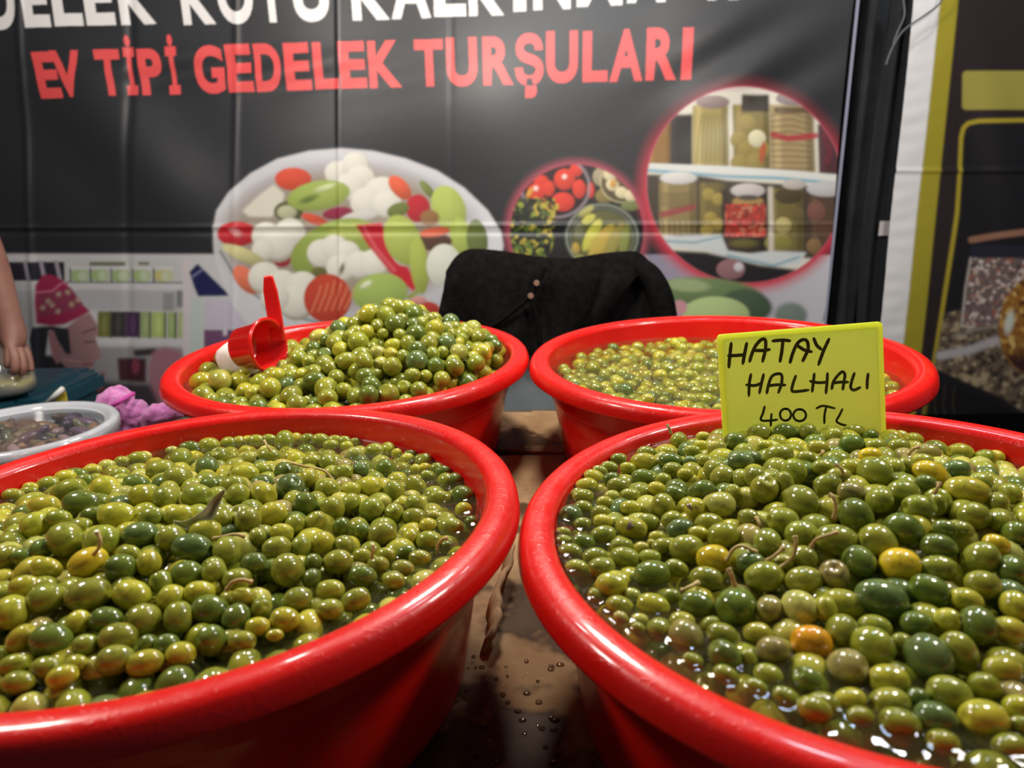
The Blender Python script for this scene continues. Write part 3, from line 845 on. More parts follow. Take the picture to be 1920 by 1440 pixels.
# ------------------------------------------------------------------ tubs
TUBS = {  # centre x, y, rim lift, tilt x, tilt y, brine depth below the rim, size (units of R)
    'BL': (-0.955, 4.158, -0.0536, 0.004, 0.026, 0.085, 1.05),
    'BR': (1.177, 3.895, -0.0292, 0.021, 0.016, 0.115, 1.065),
    'NL': (-0.995, 2.038, -0.020, 0.020, -0.009, 0.110, 1.0),
    'NR': (1.018, 1.810, -0.003, 0.034, 0.004, 0.065, 1.0),
}
TUB_LABEL = {
    'BL': 'red plastic tub heaped with a peak of olives, red scoop leaning in it',
    'BR': 'red plastic tub behind the yellow price card, olives floating level in brine',
    'NL': 'large red plastic tub of olives with no card or scoop, before the towel',
    'NR': 'large red plastic tub of olives holding the yellow price card',
}
RIM = [(0.925, -0.088), (0.945, -0.082), (0.985, -0.078), (1.004, -0.076), (1.012, -0.070), (1.012, -0.060), (1.008, -0.035), (1.001, -0.018), (0.990, -0.006), (0.974, 0.0), (0.945, 0.001), (0.925, -0.003), (0.912, -0.012), (0.906, -0.026)]
def inner_r(z):   # z in units of R below the rim (negative)
    return 0.906 + (z + 0.026) * 0.16
def make_tub(k):
    cx, cy, dz, tx, ty, _, S = TUBS[k]
    root = empty('olive_tub', (cx * R, cy * R, TZ))
    H = (0.63 + dz) / S           # own height in units of its radius
    def shear(x, y, z):
        return (H + z + (tx * x + ty * y) * (H + z) / H) * R * S
    sh = lambda x, y, z: shear(x, y, z)
    def build(prof, name, m):
        me = lathe(prof, 128, sh)
        co = np.zeros(len(me.vertices) * 3, np.float32)
        me.vertices.foreach_get('co', co)
        co = co.reshape(-1, 3)
        co[:, :2] *= R * S
        me.vertices.foreach_set('co', co.ravel())
        me.update()
        return link(me, name, m, root)
    body = [(0.0, -H + 0.004), (0.79, -H + 0.004), (0.805, -H), (0.82, -H + 0.008), (0.824, -H + 0.03), (0.868, -0.30), (0.884, -0.215), (0.894, -0.206), (0.900, -0.19), (0.922, -0.095), (0.925, -0.088)]
    inner = [(0.906, -0.026), (0.900, -0.06), (0.885, -0.155), (0.862, -0.30), (0.80, -H + 0.03), (0.78, -H + 0.022), (0.0, -H + 0.022)]
    build(body, 'outer_wall', M_RED)
    build(inner, 'inner_wall', M_RED)
    build(RIM, 'rim', M_REDRIM)
    tag(root, TUB_LABEL[k], 'tub', 'red olive tubs')
    return root
for k in TUBS: make_tub(k)

# ------------------------------------------------------------------ olives
def olive_mesh(seg, rings, dimple, nub, egg, name):
    verts, faces = [], []
    for i in range(rings + 1):
        t = math.pi * i / rings
        x = -math.cos(t)
        r = math.sin(t) ** 0.94 * (1 + egg * math.cos(t))
        x += -dimple * math.exp(-((math.pi - t) / 0.30) ** 2) * 1.0
        x += -nub * math.exp(-(t / 0.16) ** 2)
        verts += [(x, r * math.cos(2 * math.pi * k / seg), r * math.sin(2 * math.pi * k / seg)) for k in range(seg)] if 0 < i < rings else [(x, 0, 0)]
    def vid(i, k):
        if i == 0: return 0
        if i == rings: return 1 + (rings - 1) * seg
        return 1 + (i - 1) * seg + k % seg
    for i in range(rings):
        for k in range(seg):
            a, b, c, d = vid(i, k), vid(i, k + 1), vid(i + 1, k + 1), vid(i + 1, k)
            if i == 0: faces.append((a, c, d))
            elif i == rings - 1: faces.append((a, b, c))
            else: faces.append((a, b, c, d))
    return verts, faces
V_HI = [olive_mesh(26, 20, *p, 'o') for p in ((0.16, 0.03, 0.04), (0.05, 0.08, 0.09), (0.28, 0.02, 0.0))]
V_LO = [olive_mesh(14, 10, *p, 'o') for p in ((0.16, 0.03, 0.04), (0.05, 0.08, 0.09), (0.28, 0.02, 0.0))]
ME_HI = []
for v, f in V_HI:
    me = mesh(v, f, 'olive')
    me.polygons.foreach_set('use_smooth', [True] * len(me.polygons))
    me.materials.append(M_OLIVE)
    ME_HI.append(me)
COL = {'g': (140, 143, 42), 'y': (172, 166, 46), 'Y': (208, 182, 34), 'd': (98, 114, 36), 'b': (94, 112, 56), 'o': (214, 148, 20), 'l': (180, 176, 82), 'p': (148, 136, 72)}
CNAME = {'g': 'mid-green', 'y': 'yellowish green', 'Y': 'bright yellow', 'd': 'dark green', 'b': 'dull blue-green', 'o': 'orange', 'l': 'pale green', 'p': 'purple-tinged'}

def parse(ox, oy, sc, txt):
    out = []
    for it in txt.split():
        a = it.split(',')
        x, y, w, h, ang = map(float, a[:5])
        out.append((ox + x / sc, oy + y / sc, w / sc, h / sc, ang, a[5]))
    return out
HERO_NL = parse(0, 800, 4.0, """420,310,180,105,0,d 240,410,190,120,-15,g 215,465,125,85,0,y 50,440,140,90,0,g 80,515,160,100,0,g 1270,122,95,60,0,l 1415,108,170,90,0,d 925,185,95,60,0,l 1030,165,115,65,0,l
890,235,130,90,0,g 1020,225,160,100,0,g 750,258,140,80,0,l 600,275,130,80,0,l 665,315,150,90,0,y 1575,85,170,135,0,g 1775,45,120,95,0,g 1360,250,190,165,0,g 1210,340,230,190,0,g 1340,395,215,185,0,g 1560,310,190,165,20,b 1655,235,170,155,0,g 1825,345,210,140,10,y 1850,235,120,95,0,l
800,480,240,205,40,y 635,410,150,115,0,d 500,385,180,130,-10,y 520,490,270,190,-20,g 625,585,290,200,5,d 330,600,230,175,0,y 1020,430,200,150,10,d 1060,520,190,165,0,y 1240,540,200,180,0,g 1480,525,240,190,0,g 1575,440,160,125,0,d 1745,450,210,165,0,g 1785,520,180,185,0,g
265,735,200,200,0,y 475,855,270,255,0,g 885,675,300,210,10,y 700,665,180,135,0,d 1135,680,200,160,0,g 1350,670,240,165,0,y 1055,815,265,200,0,b 1285,840,220,195,0,g 1445,915,310,220,8,b 1545,785,240,160,0,y 1680,690,150,150,0,g 1820,695,220,205,0,g 1700,935,220,215,0,g 765,870,270,240,0,g 600,760,200,150,0,g 440,690,190,130,10,g
310,920,160,155,0,d 185,970,160,130,0,d 60,980,180,175,0,g 350,1065,230,165,15,y 660,1030,290,235,-25,Y 900,1060,250,205,0,d 1115,1015,190,190,0,y 960,960,200,130,0,g 1395,1110,240,205,0,d 1605,1085,190,190,0,g 1215,1170,200,170,60,g 190,1200,220,165,0,y 350,1290,290,235,-15,g 665,1260,330,250,-10,g 985,1260,310,225,10,y 1530,1235,230,175,0,y 1780,1150,220,160,0,g 1780,1280,210,150,0,y 1300,1290,220,205,0,y""")
HERO_NL += parse(0, 1000, 4.0, """95,590,260,235,80,y 580,665,180,160,10,y 800,650,260,195,0,d 1070,650,250,240,0,g 1340,630,250,215,80,g 1580,575,290,220,10,d 1770,640,220,195,80,d 165,790,240,185,-45,y 390,810,300,250,10,d 640,840,190,160,0,g 890,790,290,225,0,g 865,950,280,225,-10,g 1085,980,280,200,-15,y 1355,910,230,185,0,y 1585,800,240,230,0,d 1815,815,220,135,0,g 110,990,230,150,-10,g 350,1005,230,140,-5,g 565,985,180,130,0,y 480,1070,230,160,-15,y 140,1120,240,130,0,g 1250,840,190,160,0,d 1110,830,150,130,0,d""")
HERO_NL += parse(440, 760, 3.84, """505,105,150,138,0,g 548,132,95,82,0,y 570,205,115,92,0,g 160,155,105,80,0,y 25,195,95,82,0,g 165,225,130,95,0,g 275,212,120,70,0,g 695,190,135,105,0,g 840,175,120,85,0,g 835,225,115,85,0,g 925,230,80,66,0,g 690,290,120,88,0,g 805,295,100,80,0,y 1010,335,150,124,0,g 1140,305,120,112,0,y 1165,350,85,80,0,y 1245,385,110,88,0,y 1355,385,105,72,0,g 1500,365,145,122,-60,g 1345,330,110,72,0,d 1585,460,130,104,0,d 1685,525,130,126,0,d 1725,640,180,155,0,d 1650,755,130,120,0,y 1590,640,85,72,0,l 1700,840,100,88,0,d 1535,550,145,125,60,g 1475,670,170,120,0,g 1300,580,180,130,40,g 1385,515,120,92,20,g 1455,460,110,92,0,g 1370,455,100,84,0,Y 1300,465,85,80,0,y 1090,460,160,150,0,d 790,485,150,125,0,g 905,470,130,128,0,b 565,410,150,115,0,g 670,415,140,130,0,g 870,355,130,110,0,l 250,375,175,140,0,g 95,380,120,92,0,l 360,480,160,140,0,d 75,495,200,132,0,y 200,465,150,115,20,g 400,590,215,198,0,b 540,530,150,140,70,y 665,610,180,145,0,g 205,650,215,192,0,y 510,715,190,182,0,d 700,750,190,172,-10,g 840,610,150,115,0,y 975,590,195,165,10,y 1150,625,175,148,60,g 835,705,152,138,80,g 985,750,190,182,80,g 1075,690,95,82,0,l 1150,780,155,150,0,g 1285,710,140,122,0,g 1295,810,180,135,0,g 1390,865,135,112,0,y 1560,880,190,152,0,g 1430,790,95,64,0,l 75,825,200,180,80,g 280,780,205,176,-10,y 340,920,180,138,10,y 430,860,155,140,20,g 580,850,190,160,-50,g 770,875,142,128,80,d 160,945,125,124,0,g 925,910,140,122,0,d 1060,930,230,182,-15,g 1270,950,130,112,0,y 1405,980,195,156,0,g 1530,1010,90,70,0,d 300,1030,210,172,-10,g 475,1020,155,148,80,g 630,990,178,172,80,y 790,1010,160,142,10,g 740,1130,220,182,-5,g 140,1140,190,162,0,d 385,1190,262,228,-25,g 565,1130,140,124,0,d 915,1080,140,106,0,g 1090,1080,150,98,0,g 1240,1060,150,108,0,d 1330,1100,170,106,0,g 1030,1150,170,128,0,g 1210,1175,175,122,0,g 920,1230,210,155,10,d 555,1245,142,136,0,d 1140,1255,160,118,0,g""")
HERO_NL += parse(380, 960, 4.0, """85,450,190,178,80,g 255,520,220,165,0,g 50,580,150,122,0,y 265,640,200,140,0,y 440,720,172,160,0,g 620,810,230,190,0,y 720,660,230,192,0,g 955,590,220,160,0,y 950,730,210,160,0,g 1150,660,240,158,-20,g 410,860,190,140,0,y 540,925,130,90,0,y 1430,510,170,124,0,g""")
HERO_NR = parse(1020, 800, 4.8, """1215,125,165,155,80,g 1440,95,140,98,0,y 1335,220,160,115,0,g 1415,170,140,98,0,y 1550,190,180,110,0,l 1725,135,210,180,0,d 1090,230,132,110,10,y 925,240,185,118,0,g 665,290,160,108,0,g 590,370,170,100,10,g 485,395,150,104,20,g 905,325,250,130,5,y 1135,320,230,120,5,d 1320,310,130,80,0,b 1450,310,160,104,0,g 1790,305,240,165,0,b 1160,385,190,120,0,g 750,375,150,84,0,y 400,450,200,132,20,y 605,470,160,100,-10,d 675,535,220,136,10,g 890,460,210,162,0,d 1075,475,150,122,0,g 1275,430,160,104,0,y 1545,400,222,215,0,g 1610,460,230,205,0,g 1830,465,190,178,80,g 1430,570,230,175,-10,d 330,525,210,122,0,y 220,605,140,130,0,g 350,630,200,142,0,g 355,735,180,142,0,g 190,795,220,198,0,b 560,690,170,116,15,y 610,620,140,80,0,l 770,625,200,142,0,g 1015,555,170,124,10,y 1185,605,200,122,15,d 785,735,200,142,0,y 1075,710,230,200,0,g 1355,750,210,192,0,y 1590,700,280,232,0,l 1705,590,160,140,0,g 520,775,180,104,10,g 525,855,190,108,0,y 350,880,170,132,0,g 540,980,240,162,0,g 795,915,300,186,15,y 935,860,210,152,10,g 1150,840,200,162,-10,g 1220,925,260,155,-20,b 1385,960,190,136,0,y 1490,870,260,160,0,g 1610,980,300,232,-10,g 150,955,150,102,0,g 160,1030,160,116,0,g 355,1045,230,154,15,d 230,1130,230,152,0,g 700,1075,220,130,0,g 880,1090,150,112,0,y 1015,995,160,100,0,y 965,1040,75,56,0,l 1060,1080,200,145,-20,g 1285,1100,330,252,0,g 465,1180,240,148,0,g 730,1190,290,178,10,g 955,1180,210,120,0,g 1520,1190,310,255,0,Y 295,1275,220,162,5,g 540,1280,250,182,0,g 1195,1275,220,152,20,g 615,1385,280,182,0,y 975,1330,350,225,0,d 1460,1370,300,205,0,g""")
HERO_NR += parse(1380, 780, 3.5556, """155,120,170,140,0,g 325,110,162,125,0,d 480,105,125,122,0,g 655,135,116,106,0,g 785,105,150,98,0,g 900,130,105,80,0,d 770,190,172,132,0,d 1100,110,106,84,0,l 1185,160,132,98,0,y 1495,245,178,114,5,y 1660,285,142,122,0,g 1770,250,126,102,0,y 935,205,162,104,0,g 1090,205,146,108,0,g 1265,250,188,132,0,p 545,210,150,104,0,y 190,205,120,90,0,y 290,265,202,152,-15,g 465,285,132,106,0,g 390,370,172,162,70,g 75,290,162,116,0,b 580,345,150,106,0,g 765,345,150,124,0,y 895,265,152,108,0,Y 920,375,232,202,0,g 1060,350,132,128,0,g 1135,340,132,112,80,g 1290,380,232,142,15,Y 1240,305,150,98,0,y 1465,365,200,122,0,b 1265,450,150,114,10,d 1540,505,292,164,8,y 1625,440,182,126,0,g 1745,575,150,132,0,g 1830,520,150,130,80,g 80,415,152,140,0,g 200,485,192,190,0,g 310,460,180,132,80,g 435,570,232,212,80,g 610,455,192,142,-15,g 690,410,170,126,0,g 770,515,200,138,15,p 955,560,182,160,25,g 1110,510,222,172,0,g 805,670,258,215,45,d 1220,615,232,182,5,g 1585,670,222,182,10,g 1340,590,150,114,80,g 1755,700,152,132,0,g 1860,790,182,162,0,d 1120,770,280,225,25,d 310,695,222,172,0,g 440,790,222,182,0,g 215,850,196,184,0,g 85,685,156,132,0,g 670,830,292,200,10,g 950,845,256,222,10,g 1400,755,162,126,15,d 1510,760,152,114,10,g 1355,875,242,172,10,d 820,970,222,202,0,d 1095,995,266,228,0,Y 1340,1020,242,182,0,g 1640,950,236,212,0,g 1740,860,182,134,20,Y 1830,1020,202,182,60,d 450,945,172,164,80,g 310,980,152,126,0,g 180,1070,262,200,-10,g 460,1100,262,190,0,g 100,985,202,150,0,b""")
HERO_NR += parse(1080, 1040, 4.0, """270,215,240,182,0,y 210,100,202,145,0,g 160,310,160,116,25,g 335,395,230,142,20,g 420,300,140,98,10,l 575,385,260,164,15,y 710,310,150,94,0,g 900,380,270,212,10,d 1200,390,320,280,0,d 1450,410,212,198,80,p 1685,405,272,262,80,l 1880,400,200,172,80,y 340,475,130,84,30,l 475,490,140,94,0,l 470,560,140,98,40,g 620,560,192,170,0,g 800,500,200,124,10,y 825,620,280,242,0,p 1015,520,150,104,-15,g 1090,600,240,156,10,g 1130,780,320,240,50,d 1360,590,212,164,0,y 1475,720,250,212,0,p 1765,665,310,255,10,o 1440,910,222,182,20,g 1760,960,300,215,40,d 1130,910,210,134,25,g 880,805,180,118,30,g 1360,1000,180,114,30,g 1575,1075,220,136,25,g 1820,1150,260,160,15,g 1290,780,164,118,60,g""")
HERO_NR += parse(1480, 1040, 3.6, """340,340,282,192,10,y 620,300,372,242,20,b 300,140,212,204,0,p 950,250,280,215,25,d 1190,310,242,172,20,y 1310,205,252,192,10,g 1520,340,202,174,10,y 360,520,232,210,0,g 580,490,222,152,10,g 555,620,292,252,0,g 860,465,212,164,0,d 1065,445,182,160,0,y 1280,480,262,240,0,d 1470,510,252,184,15,y 760,590,142,122,0,g 945,690,312,298,15,b 1130,670,310,240,60,g 390,760,262,248,80,p 670,850,272,212,0,y 410,980,222,152,0,y 1440,780,262,152,0,y 1080,940,292,232,15,g 1330,890,242,174,20,g 680,1010,292,164,0,g 1310,1110,342,262,10,y 990,1110,282,222,10,b 740,1130,282,192,10,g 1550,1030,222,162,0,y 1560,1150,152,124,0,g 1040,1270,232,142,15,g 1490,1300,252,172,0,g 870,960,152,124,0,d 480,1100,202,124,10,g 210,1030,252,142,15,g""")

def surf(k, x, y):
    """height of olive centres above the rim plane, units of R (x, y world / R)"""
    cx, cy, dz, tx, ty, w, S = TUBS[k]
    base = dz - w * S - 0.018
    if k == 'NL':
        return base + 0.155 * np.exp(-(((x + 1.08) / 0.62) ** 2 + ((y - 1.92) / 0.58) ** 2))
    if k == 'NR':
        return base + 0.175 * np.exp(-(((x - 1.08) / 0.60) ** 2 + ((y - 1.95) / 0.62) ** 2)) + 0.026 * np.exp(-((x - 1.08) / 0.42) ** 2 - ((y - 2.46) / 0.16) ** 2)
    if k == 'BL':
        d = np.sqrt(((x + 0.72) / np.where(x < -0.72, 0.72, 0.92)) ** 2 + ((y - 4.16) / 0.84) ** 2)
        return base + 0.37 * np.clip(1 - d, 0, 1) ** 0.9
    return base - 0.018 + 0.0 * x

rnd = random.Random(5)
nrg = np.random.default_rng(12)
SIGN_Y = 2.58
def pile(k, heroes):
    cx, cy, dz, tx, ty, w, S = TUBS[k]
    zw = RZ + (dz - w * S) * R
    P, D, A, B, col, Q, hero = [], [], [], [], [], [], []
    for (u, v, pw, ph, ang, c) in heroes:
        d = ray(u, v)
        t = 1.9 * R
        for _ in range(40):                       # meet the heap surface along the line of sight
            p = CAMP + d * t
            hgt = RZ + R * float(surf(k, p[0] / R, p[1] / R))
            t += (p[2] - hgt) / -d[2] * 0.8
        p = CAMP + d * t
        a = pw / F * t / 2
        ratio = max(ph / pw, 0.72)
        b = a * ratio
        ar = math.radians(ang)
        ax = RIGHT * math.cos(ar) - UP * math.sin(ar)
        if ratio > 0.86:
            th = rnd.uniform(0, 6.283)
            ax = (RIGHT * math.cos(th) + UP * math.sin(th)) * 0.75 - FWD * rnd.choice((-1, 1)) * 0.66
            b = (a + b) / 2 * 0.97
            a = b * 1.10
        else:
            ax = ax * rnd.choice((-1, 1)) + FWD * rnd.uniform(-0.25, 0.25)
        P.append(p); D.append(d / np.linalg.norm(d)); A.append(a); B.append(b); col.append(c); Q.append(ax / np.linalg.norm(ax)); hero.append(True)
    P = np.array(P).reshape(-1, 3); D = np.array(D).reshape(-1, 3)
    rr = np.array([(a + 2 * b) / 3 for a, b in zip(A, B)])
    for it in range(25 if len(P) else 0):          # pull heroes apart, mostly along the line of sight
        df = P[:, None] - P[None]
        ds = np.linalg.norm(df, axis=2) + np.eye(len(P))
        ov = np.clip((rr[:, None] + rr[None]) * 0.80 - ds, 0, None) * (1 - np.eye(len(P)))
        mv = (df / ds[..., None] * ov[..., None]).sum(1) * 0.3
        al = (mv * D).sum(1)[:, None] * D
        mv = al + (mv - al) * 0.30
        P += np.clip(mv, -0.004, 0.004)
        low = np.clip(zw - 0.10 * rr - P[:, 2], 0, None)          # floating olives stay afloat
        P += D * (low / D[:, 2])[:, None]
    # filling olives: three packed layers under and around
    fp, fr = [], []
    sp = {'NL': 0.080, 'NR': 0.080, 'BL': 0.094, 'BR': 0.084}[k] * R
    jit = 0.10 if k in ('NL', 'NR') else 0.24
    for layer in range(3):
        off = (layer % 2) * 0.5
        for j in range(-16, 17):
            for i in range(-16, 17):
                x = (i + 0.5 * (j % 2) + off) * sp + nrg.normal(0, jit * sp)
                y = (j * 0.87 + off * 0.6) * sp + nrg.normal(0, jit * sp)
                r = R * (nrg.uniform(0.036, 0.049) if len(P) else (min(0.064, max(0.032, nrg.normal(0.048, 0.008))) if k == 'BL' else nrg.uniform(0.036, 0.047)))
                if math.hypot(x, y) > 0.875 * R * S - r: continue
                X, Y = cx + x / R, cy + y / R
                z = RZ + R * (float(surf(k, X, Y)) - 0.076 * layer + nrg.normal(0, 0.008) - (0.04 if (len(P) and layer == 0) else 0))
                q = np.array([X * R, Y * R, z])
                if len(P) and (np.linalg.norm(P - q, axis=1) < (rr + r) * (0.70 if layer == 0 else 0.60)).any(): continue
                fp.append(q); fr.append(r)
    nh = len(P)
    P = np.concatenate([P, np.array(fp).reshape(-1, 3)]) if nh else np.array(fp)
    rr = np.concatenate([rr, fr])
    n = len(P)
    D = np.concatenate([D, np.zeros((n - nh, 3))]) if nh else np.zeros((n, 3))
    wgt = np.ones(n); wgt[:nh] = 0.03
    for it in range(14):
        df = P[:, None] - P[None]
        ds = np.sqrt((df ** 2).sum(2)) + np.eye(n) * 9
        ov = np.clip((rr[:, None] + rr[None]) * 0.93 - ds, 0, None)
        mv = np.einsum('ijk,ij->ik', df, ov / ds) * 0.35
        P += np.clip(mv * wgt[:, None], -0.004, 0.004)
        if nh:                                     # filling stays below the picked out olives
            top = RZ + R * (surf(k, P[nh:, 0] / R, P[nh:, 1] / R) - 0.034)
            P[nh:, 2] = np.minimum(P[nh:, 2], top)
        # stay inside the wall
        dx, dy = P[:, 0] - cx * R, P[:, 1] - cy * R
        dist = np.hypot(dx, dy)
        lim = inner_r(((P[:, 2] - RZ) / R - dz) / S) * R * S - rr * np.where(np.arange(n) < nh, 1.0, 1.14)
        s = np.where(dist > lim, lim / np.maximum(dist, 1e-6), 1.0)
        P[:, 0] = cx * R + dx * s; P[:, 1] = cy * R + dy * s
        if k == 'NR':                              # keep clear of the price card
            inx = (P[:, 0] > 0.72 * R) & (P[:, 0] < 1.42 * R)
            g = P[:, 1] - SIGN_Y * R
            hit = inx & ((np.abs(g) < rr + 0.002) | ((np.arange(n) < nh) & (g > 0) & (g < 0.03)))
            P[hit, 1] = SIGN_Y * R + np.where((g > 0) & (np.arange(n) >= nh), 1, -1)[hit] * (rr[hit] + 0.002)
        if k == 'BL':                              # and of the scoop bowl
            sc = P - SCOOP_C
            dd = np.linalg.norm(sc, axis=1)
            hit = dd < 0.040 + rr
            P[hit] = SCOOP_C + sc[hit] / dd[hit, None] * (0.040 + rr[hit])[:, None]
    for i in range(n - nh):
        r = fr[i]
        e = nrg.uniform(1.0, 1.28)
        A.append(r * e ** 0.67); B.append(r * e ** -0.33)
        a = nrg.normal(0, 1, 3); a[2] *= 0.45
        Q.append(a / np.linalg.norm(a))
        col.append(nrg.choice(list('ggggggyyyyddblllp')) if k in ('NL', 'NR') else nrg.choice(list('ggggggggggggyyyydddbl' if k == 'BL' else 'gggggggyyydbl')))
        hero.append(False)
    return P, A, B, col, Q, hero
SCOOP_C = at_y(478, 650, 3.97 * R)
def basis(ax):
    x = Vector(ax)
    m = x.to_track_quat('X', 'Z').to_matrix()
    return m

ALL = {}
for k, hs in (('NL', HERO_NL), ('NR', HERO_NR), ('BL', []), ('BR', [])):
    ALL[k] = pile(k, hs)

def tint(c, r):
    v = lin(COL[c]) * (0.86 + 0.26 * r.random())
    v *= np.array([0.95 + 0.10 * r.random(), 0.97 + 0.06 * r.random(), 0.85 + 0.3 * r.random()])
    return v
TUB_WORD = {'NL': 'in the cardless front tub beside the clear container', 'NR': 'in the front tub with the price card',
            'BL': 'in the scoop tub', 'BR': 'in the tub behind the price card'}
# the 300 that show largest: heroes of the two front tubs inside the frame
cand = []
for k in ('NL', 'NR'):
    P, A, B, col, Q, hero = ALL[k]
    for i in range(len(P)):
        if not hero[i]: continue
        u, v, d = project(P[i])
        if -20 < u < 1940 and v < 1440:
            cand.append((A[i] * B[i] / d ** 2, k, i))
cand.sort(reverse=True)
chosen = {(k, i) for _, k, i in cand[:300]}
SPECIAL = [  # unmistakable single olives: where they lie in the frame, label
    (1521, 1206, 'single orange-ripe olive near the front wall of the price-card tub'),
    (1688, 1060, 'large bright yellow olive high on the heap below the price card'),
    (1337, 1048, 'yellow olive with a long forked stem in the price-card tub'),
    (571, 787, 'topmost green olive sticking up against the far wall of the cardless front tub'),
    (165, 1057, 'big golden yellow olive with a curved stem in the cardless front tub'),
    (87, 1066, 'small lemon yellow pointed olive at the side of the cardless front tub'),
    (1652, 1123, 'longest dark blue-green olive lying below the bright yellow olive'),
    (1742, 1232, 'big round blue-green olive half sunk in brine near the front right'),
    (361, 1029, 'large blue-green olive lying across the middle of the cardless front tub'),
    (1185, 990, 'yellow-green olive with a brown bruise floating in brine, price-card tub'),
    (1318, 945, 'green olive with a brown rotten spot in the price-card tub'),
    (156, 946, 'dark green oval olive on the far slope of the cardless front tub'),
    (889, 927, 'dark olive touching the side wall of the cardless front tub near the gap'),
    (870, 957, 'small yellow olive next to a dark one at the cardless tub wall'),
    (1060, 965, 'dark blue-green olive against the wall of the price-card tub'),
]
OLIVE_AT = []
for k in ('NL', 'NR'):
    P, A, B, col, Q, hero = ALL[k]
    for i in range(len(P)):
        if (k, i) not in chosen: continue
        r = random.Random(i * 7 + (3 if k == 'NL' else 0))
        o = bpy.data.objects.new('olive', ME_HI[i % 3])
        C.objects.link(o)
        m = basis(Q[i]) @ Matrix.Rotation(r.uniform(0, 6.28), 3, 'X')
        o.rotation_mode = 'QUATERNION'
        o.rotation_quaternion = m.to_quaternion()
        o.location = P[i]
        o.scale = (A[i], B[i], B[i] * r.uniform(0.96, 1.0))
        c = tint(col[i], r)
        o.color = (float(c[0]), float(c[1]), float(c[2]), 1.0)
        u, v, d = project(P[i])
        OLIVE_AT.append((u, v, o, A[i], B[i]))
        # say which one: size, shape, colour, and what it lies next to in its tub
        cx, cy = TUBS[k][0] * R, TUBS[k][1] * R
        x, y = (P[i][0] - cx) / R, (P[i][1] - cy) / R
        if k == 'NR' and y > 0.42 and abs(x - 0.06) < 0.34: zone = 'at the foot of the price card'
        elif math.hypot(x, y) > 0.66:
            a = math.degrees(math.atan2(y, x)) % 360
            zone = ('along the right wall', 'along the far wall', 'along the left wall', 'along the near wall')[int(((a + 45) % 360) // 90)]
        elif math.hypot(x, y) < 0.24: zone = 'on the crown of the heap'
        else: zone = ('on the far slope' if y > 0 else 'on the near slope') + (' towards the left' if x < -0.1 else ' towards the right' if x > 0.1 else '')
        size = 'big' if B[i] > 0.0118 else 'small' if B[i] < 0.0085 else 'middling'
        shape = 'oval' if A[i] / B[i] > 1.2 else 'round'
        lab = '%s %s %s olive %s, %s' % (size, shape, CNAME[col[i]], zone, 'cardless front tub' if k == 'NL' else 'price-card tub')
        tag(o, lab, 'olive', 'olives heaped ' + TUB_WORD[k])
for u, v, lab in SPECIAL:
    b = min(OLIVE_AT, key=lambda t: (t[0] - u) ** 2 + (t[1] - v) ** 2)
    b[2]['label'] = lab
    if 'group' in b[2].keys(): del b[2]['group']
    if 'bruise' in lab or 'rotten' in lab:             # brown patch on the skin
        o, b_ = b[2], b[4]
        d_ = -FWD * 0.72 + UP * 0.42 - RIGHT * 0.50
        d_ /= np.linalg.norm(d_)
        bm = bmesh.new()
        bmesh.ops.create_icosphere(bm, subdivisions=3, radius=1)
        for q in bm.verts:
            q.co.x *= 1 + 0.18 * math.sin(q.co.y * 5 + 1); q.co.y *= 1 + 0.15 * math.sin(q.co.x * 4)
        sp_ = link(from_bm(bm), 'bruise', M_BRUISE, o)
        inv = (Matrix.Translation(o.location) @ o.rotation_quaternion.to_matrix().to_4x4() @ Matrix.Diagonal((*o.scale, 1))).inverted()
        sp_.matrix_parent_inverse = inv
        sp_.matrix_basis = (Matrix.Translation(np.array(o.location) + d_ * b_ * 0.93) @ Vector(d_).to_track_quat('Z', 'Y').to_matrix().to_4x4()
                            @ Matrix.Diagonal((b_ * 0.52, b_ * 0.36, b_ * 0.13, 1)))
        sp_['label'] = 'brown patch'
STUFF_LABEL = {
    'NL': 'many more green olives filling the cardless front tub between the larger ones',
    'NR': 'many more green olives filling the price-card tub between the larger ones',
    'BL': 'tall heap of small green olives beside the red scoop',
    'BR': 'layer of small green olives floating in the tub behind the price card',
}
for k in ('NL', 'NR', 'BL', 'BR'):
    P, A, B, col, Q, hero = ALL[k]
    vs_, fs_, cs_ = [], [], []
    base = 0
    r = random.Random(k)
    for i in range(len(P)):
        if (k, i) in chosen: continue
        V, Fc = V_LO[i % 3]
        m = np.array(basis(Q[i]) @ Matrix.Rotation(r.uniform(0, 6.28), 3, 'X'))
        co = (np.array(V) * np.array([A[i], B[i], B[i]])) @ m.T + P[i]
        vs_.append(co)
        fs_ += [tuple(base + q for q in f) for f in Fc]
        cs_.append(np.broadcast_to(tint(col[i], r), (len(V), 3)))
        base += len(V)
    co = np.concatenate(vs_)
    me = bpy.data.meshes.new('olives')
    me.from_pydata(co.tolist(), [], fs_)
    me.update()
    add_col(me, np.concatenate(cs_))
    o = link(me, 'olive_heap', M_OLIVES)
    tag(o, STUFF_LABEL[k], 'olives', 'olive heaps filling the tubs', 'stuff')

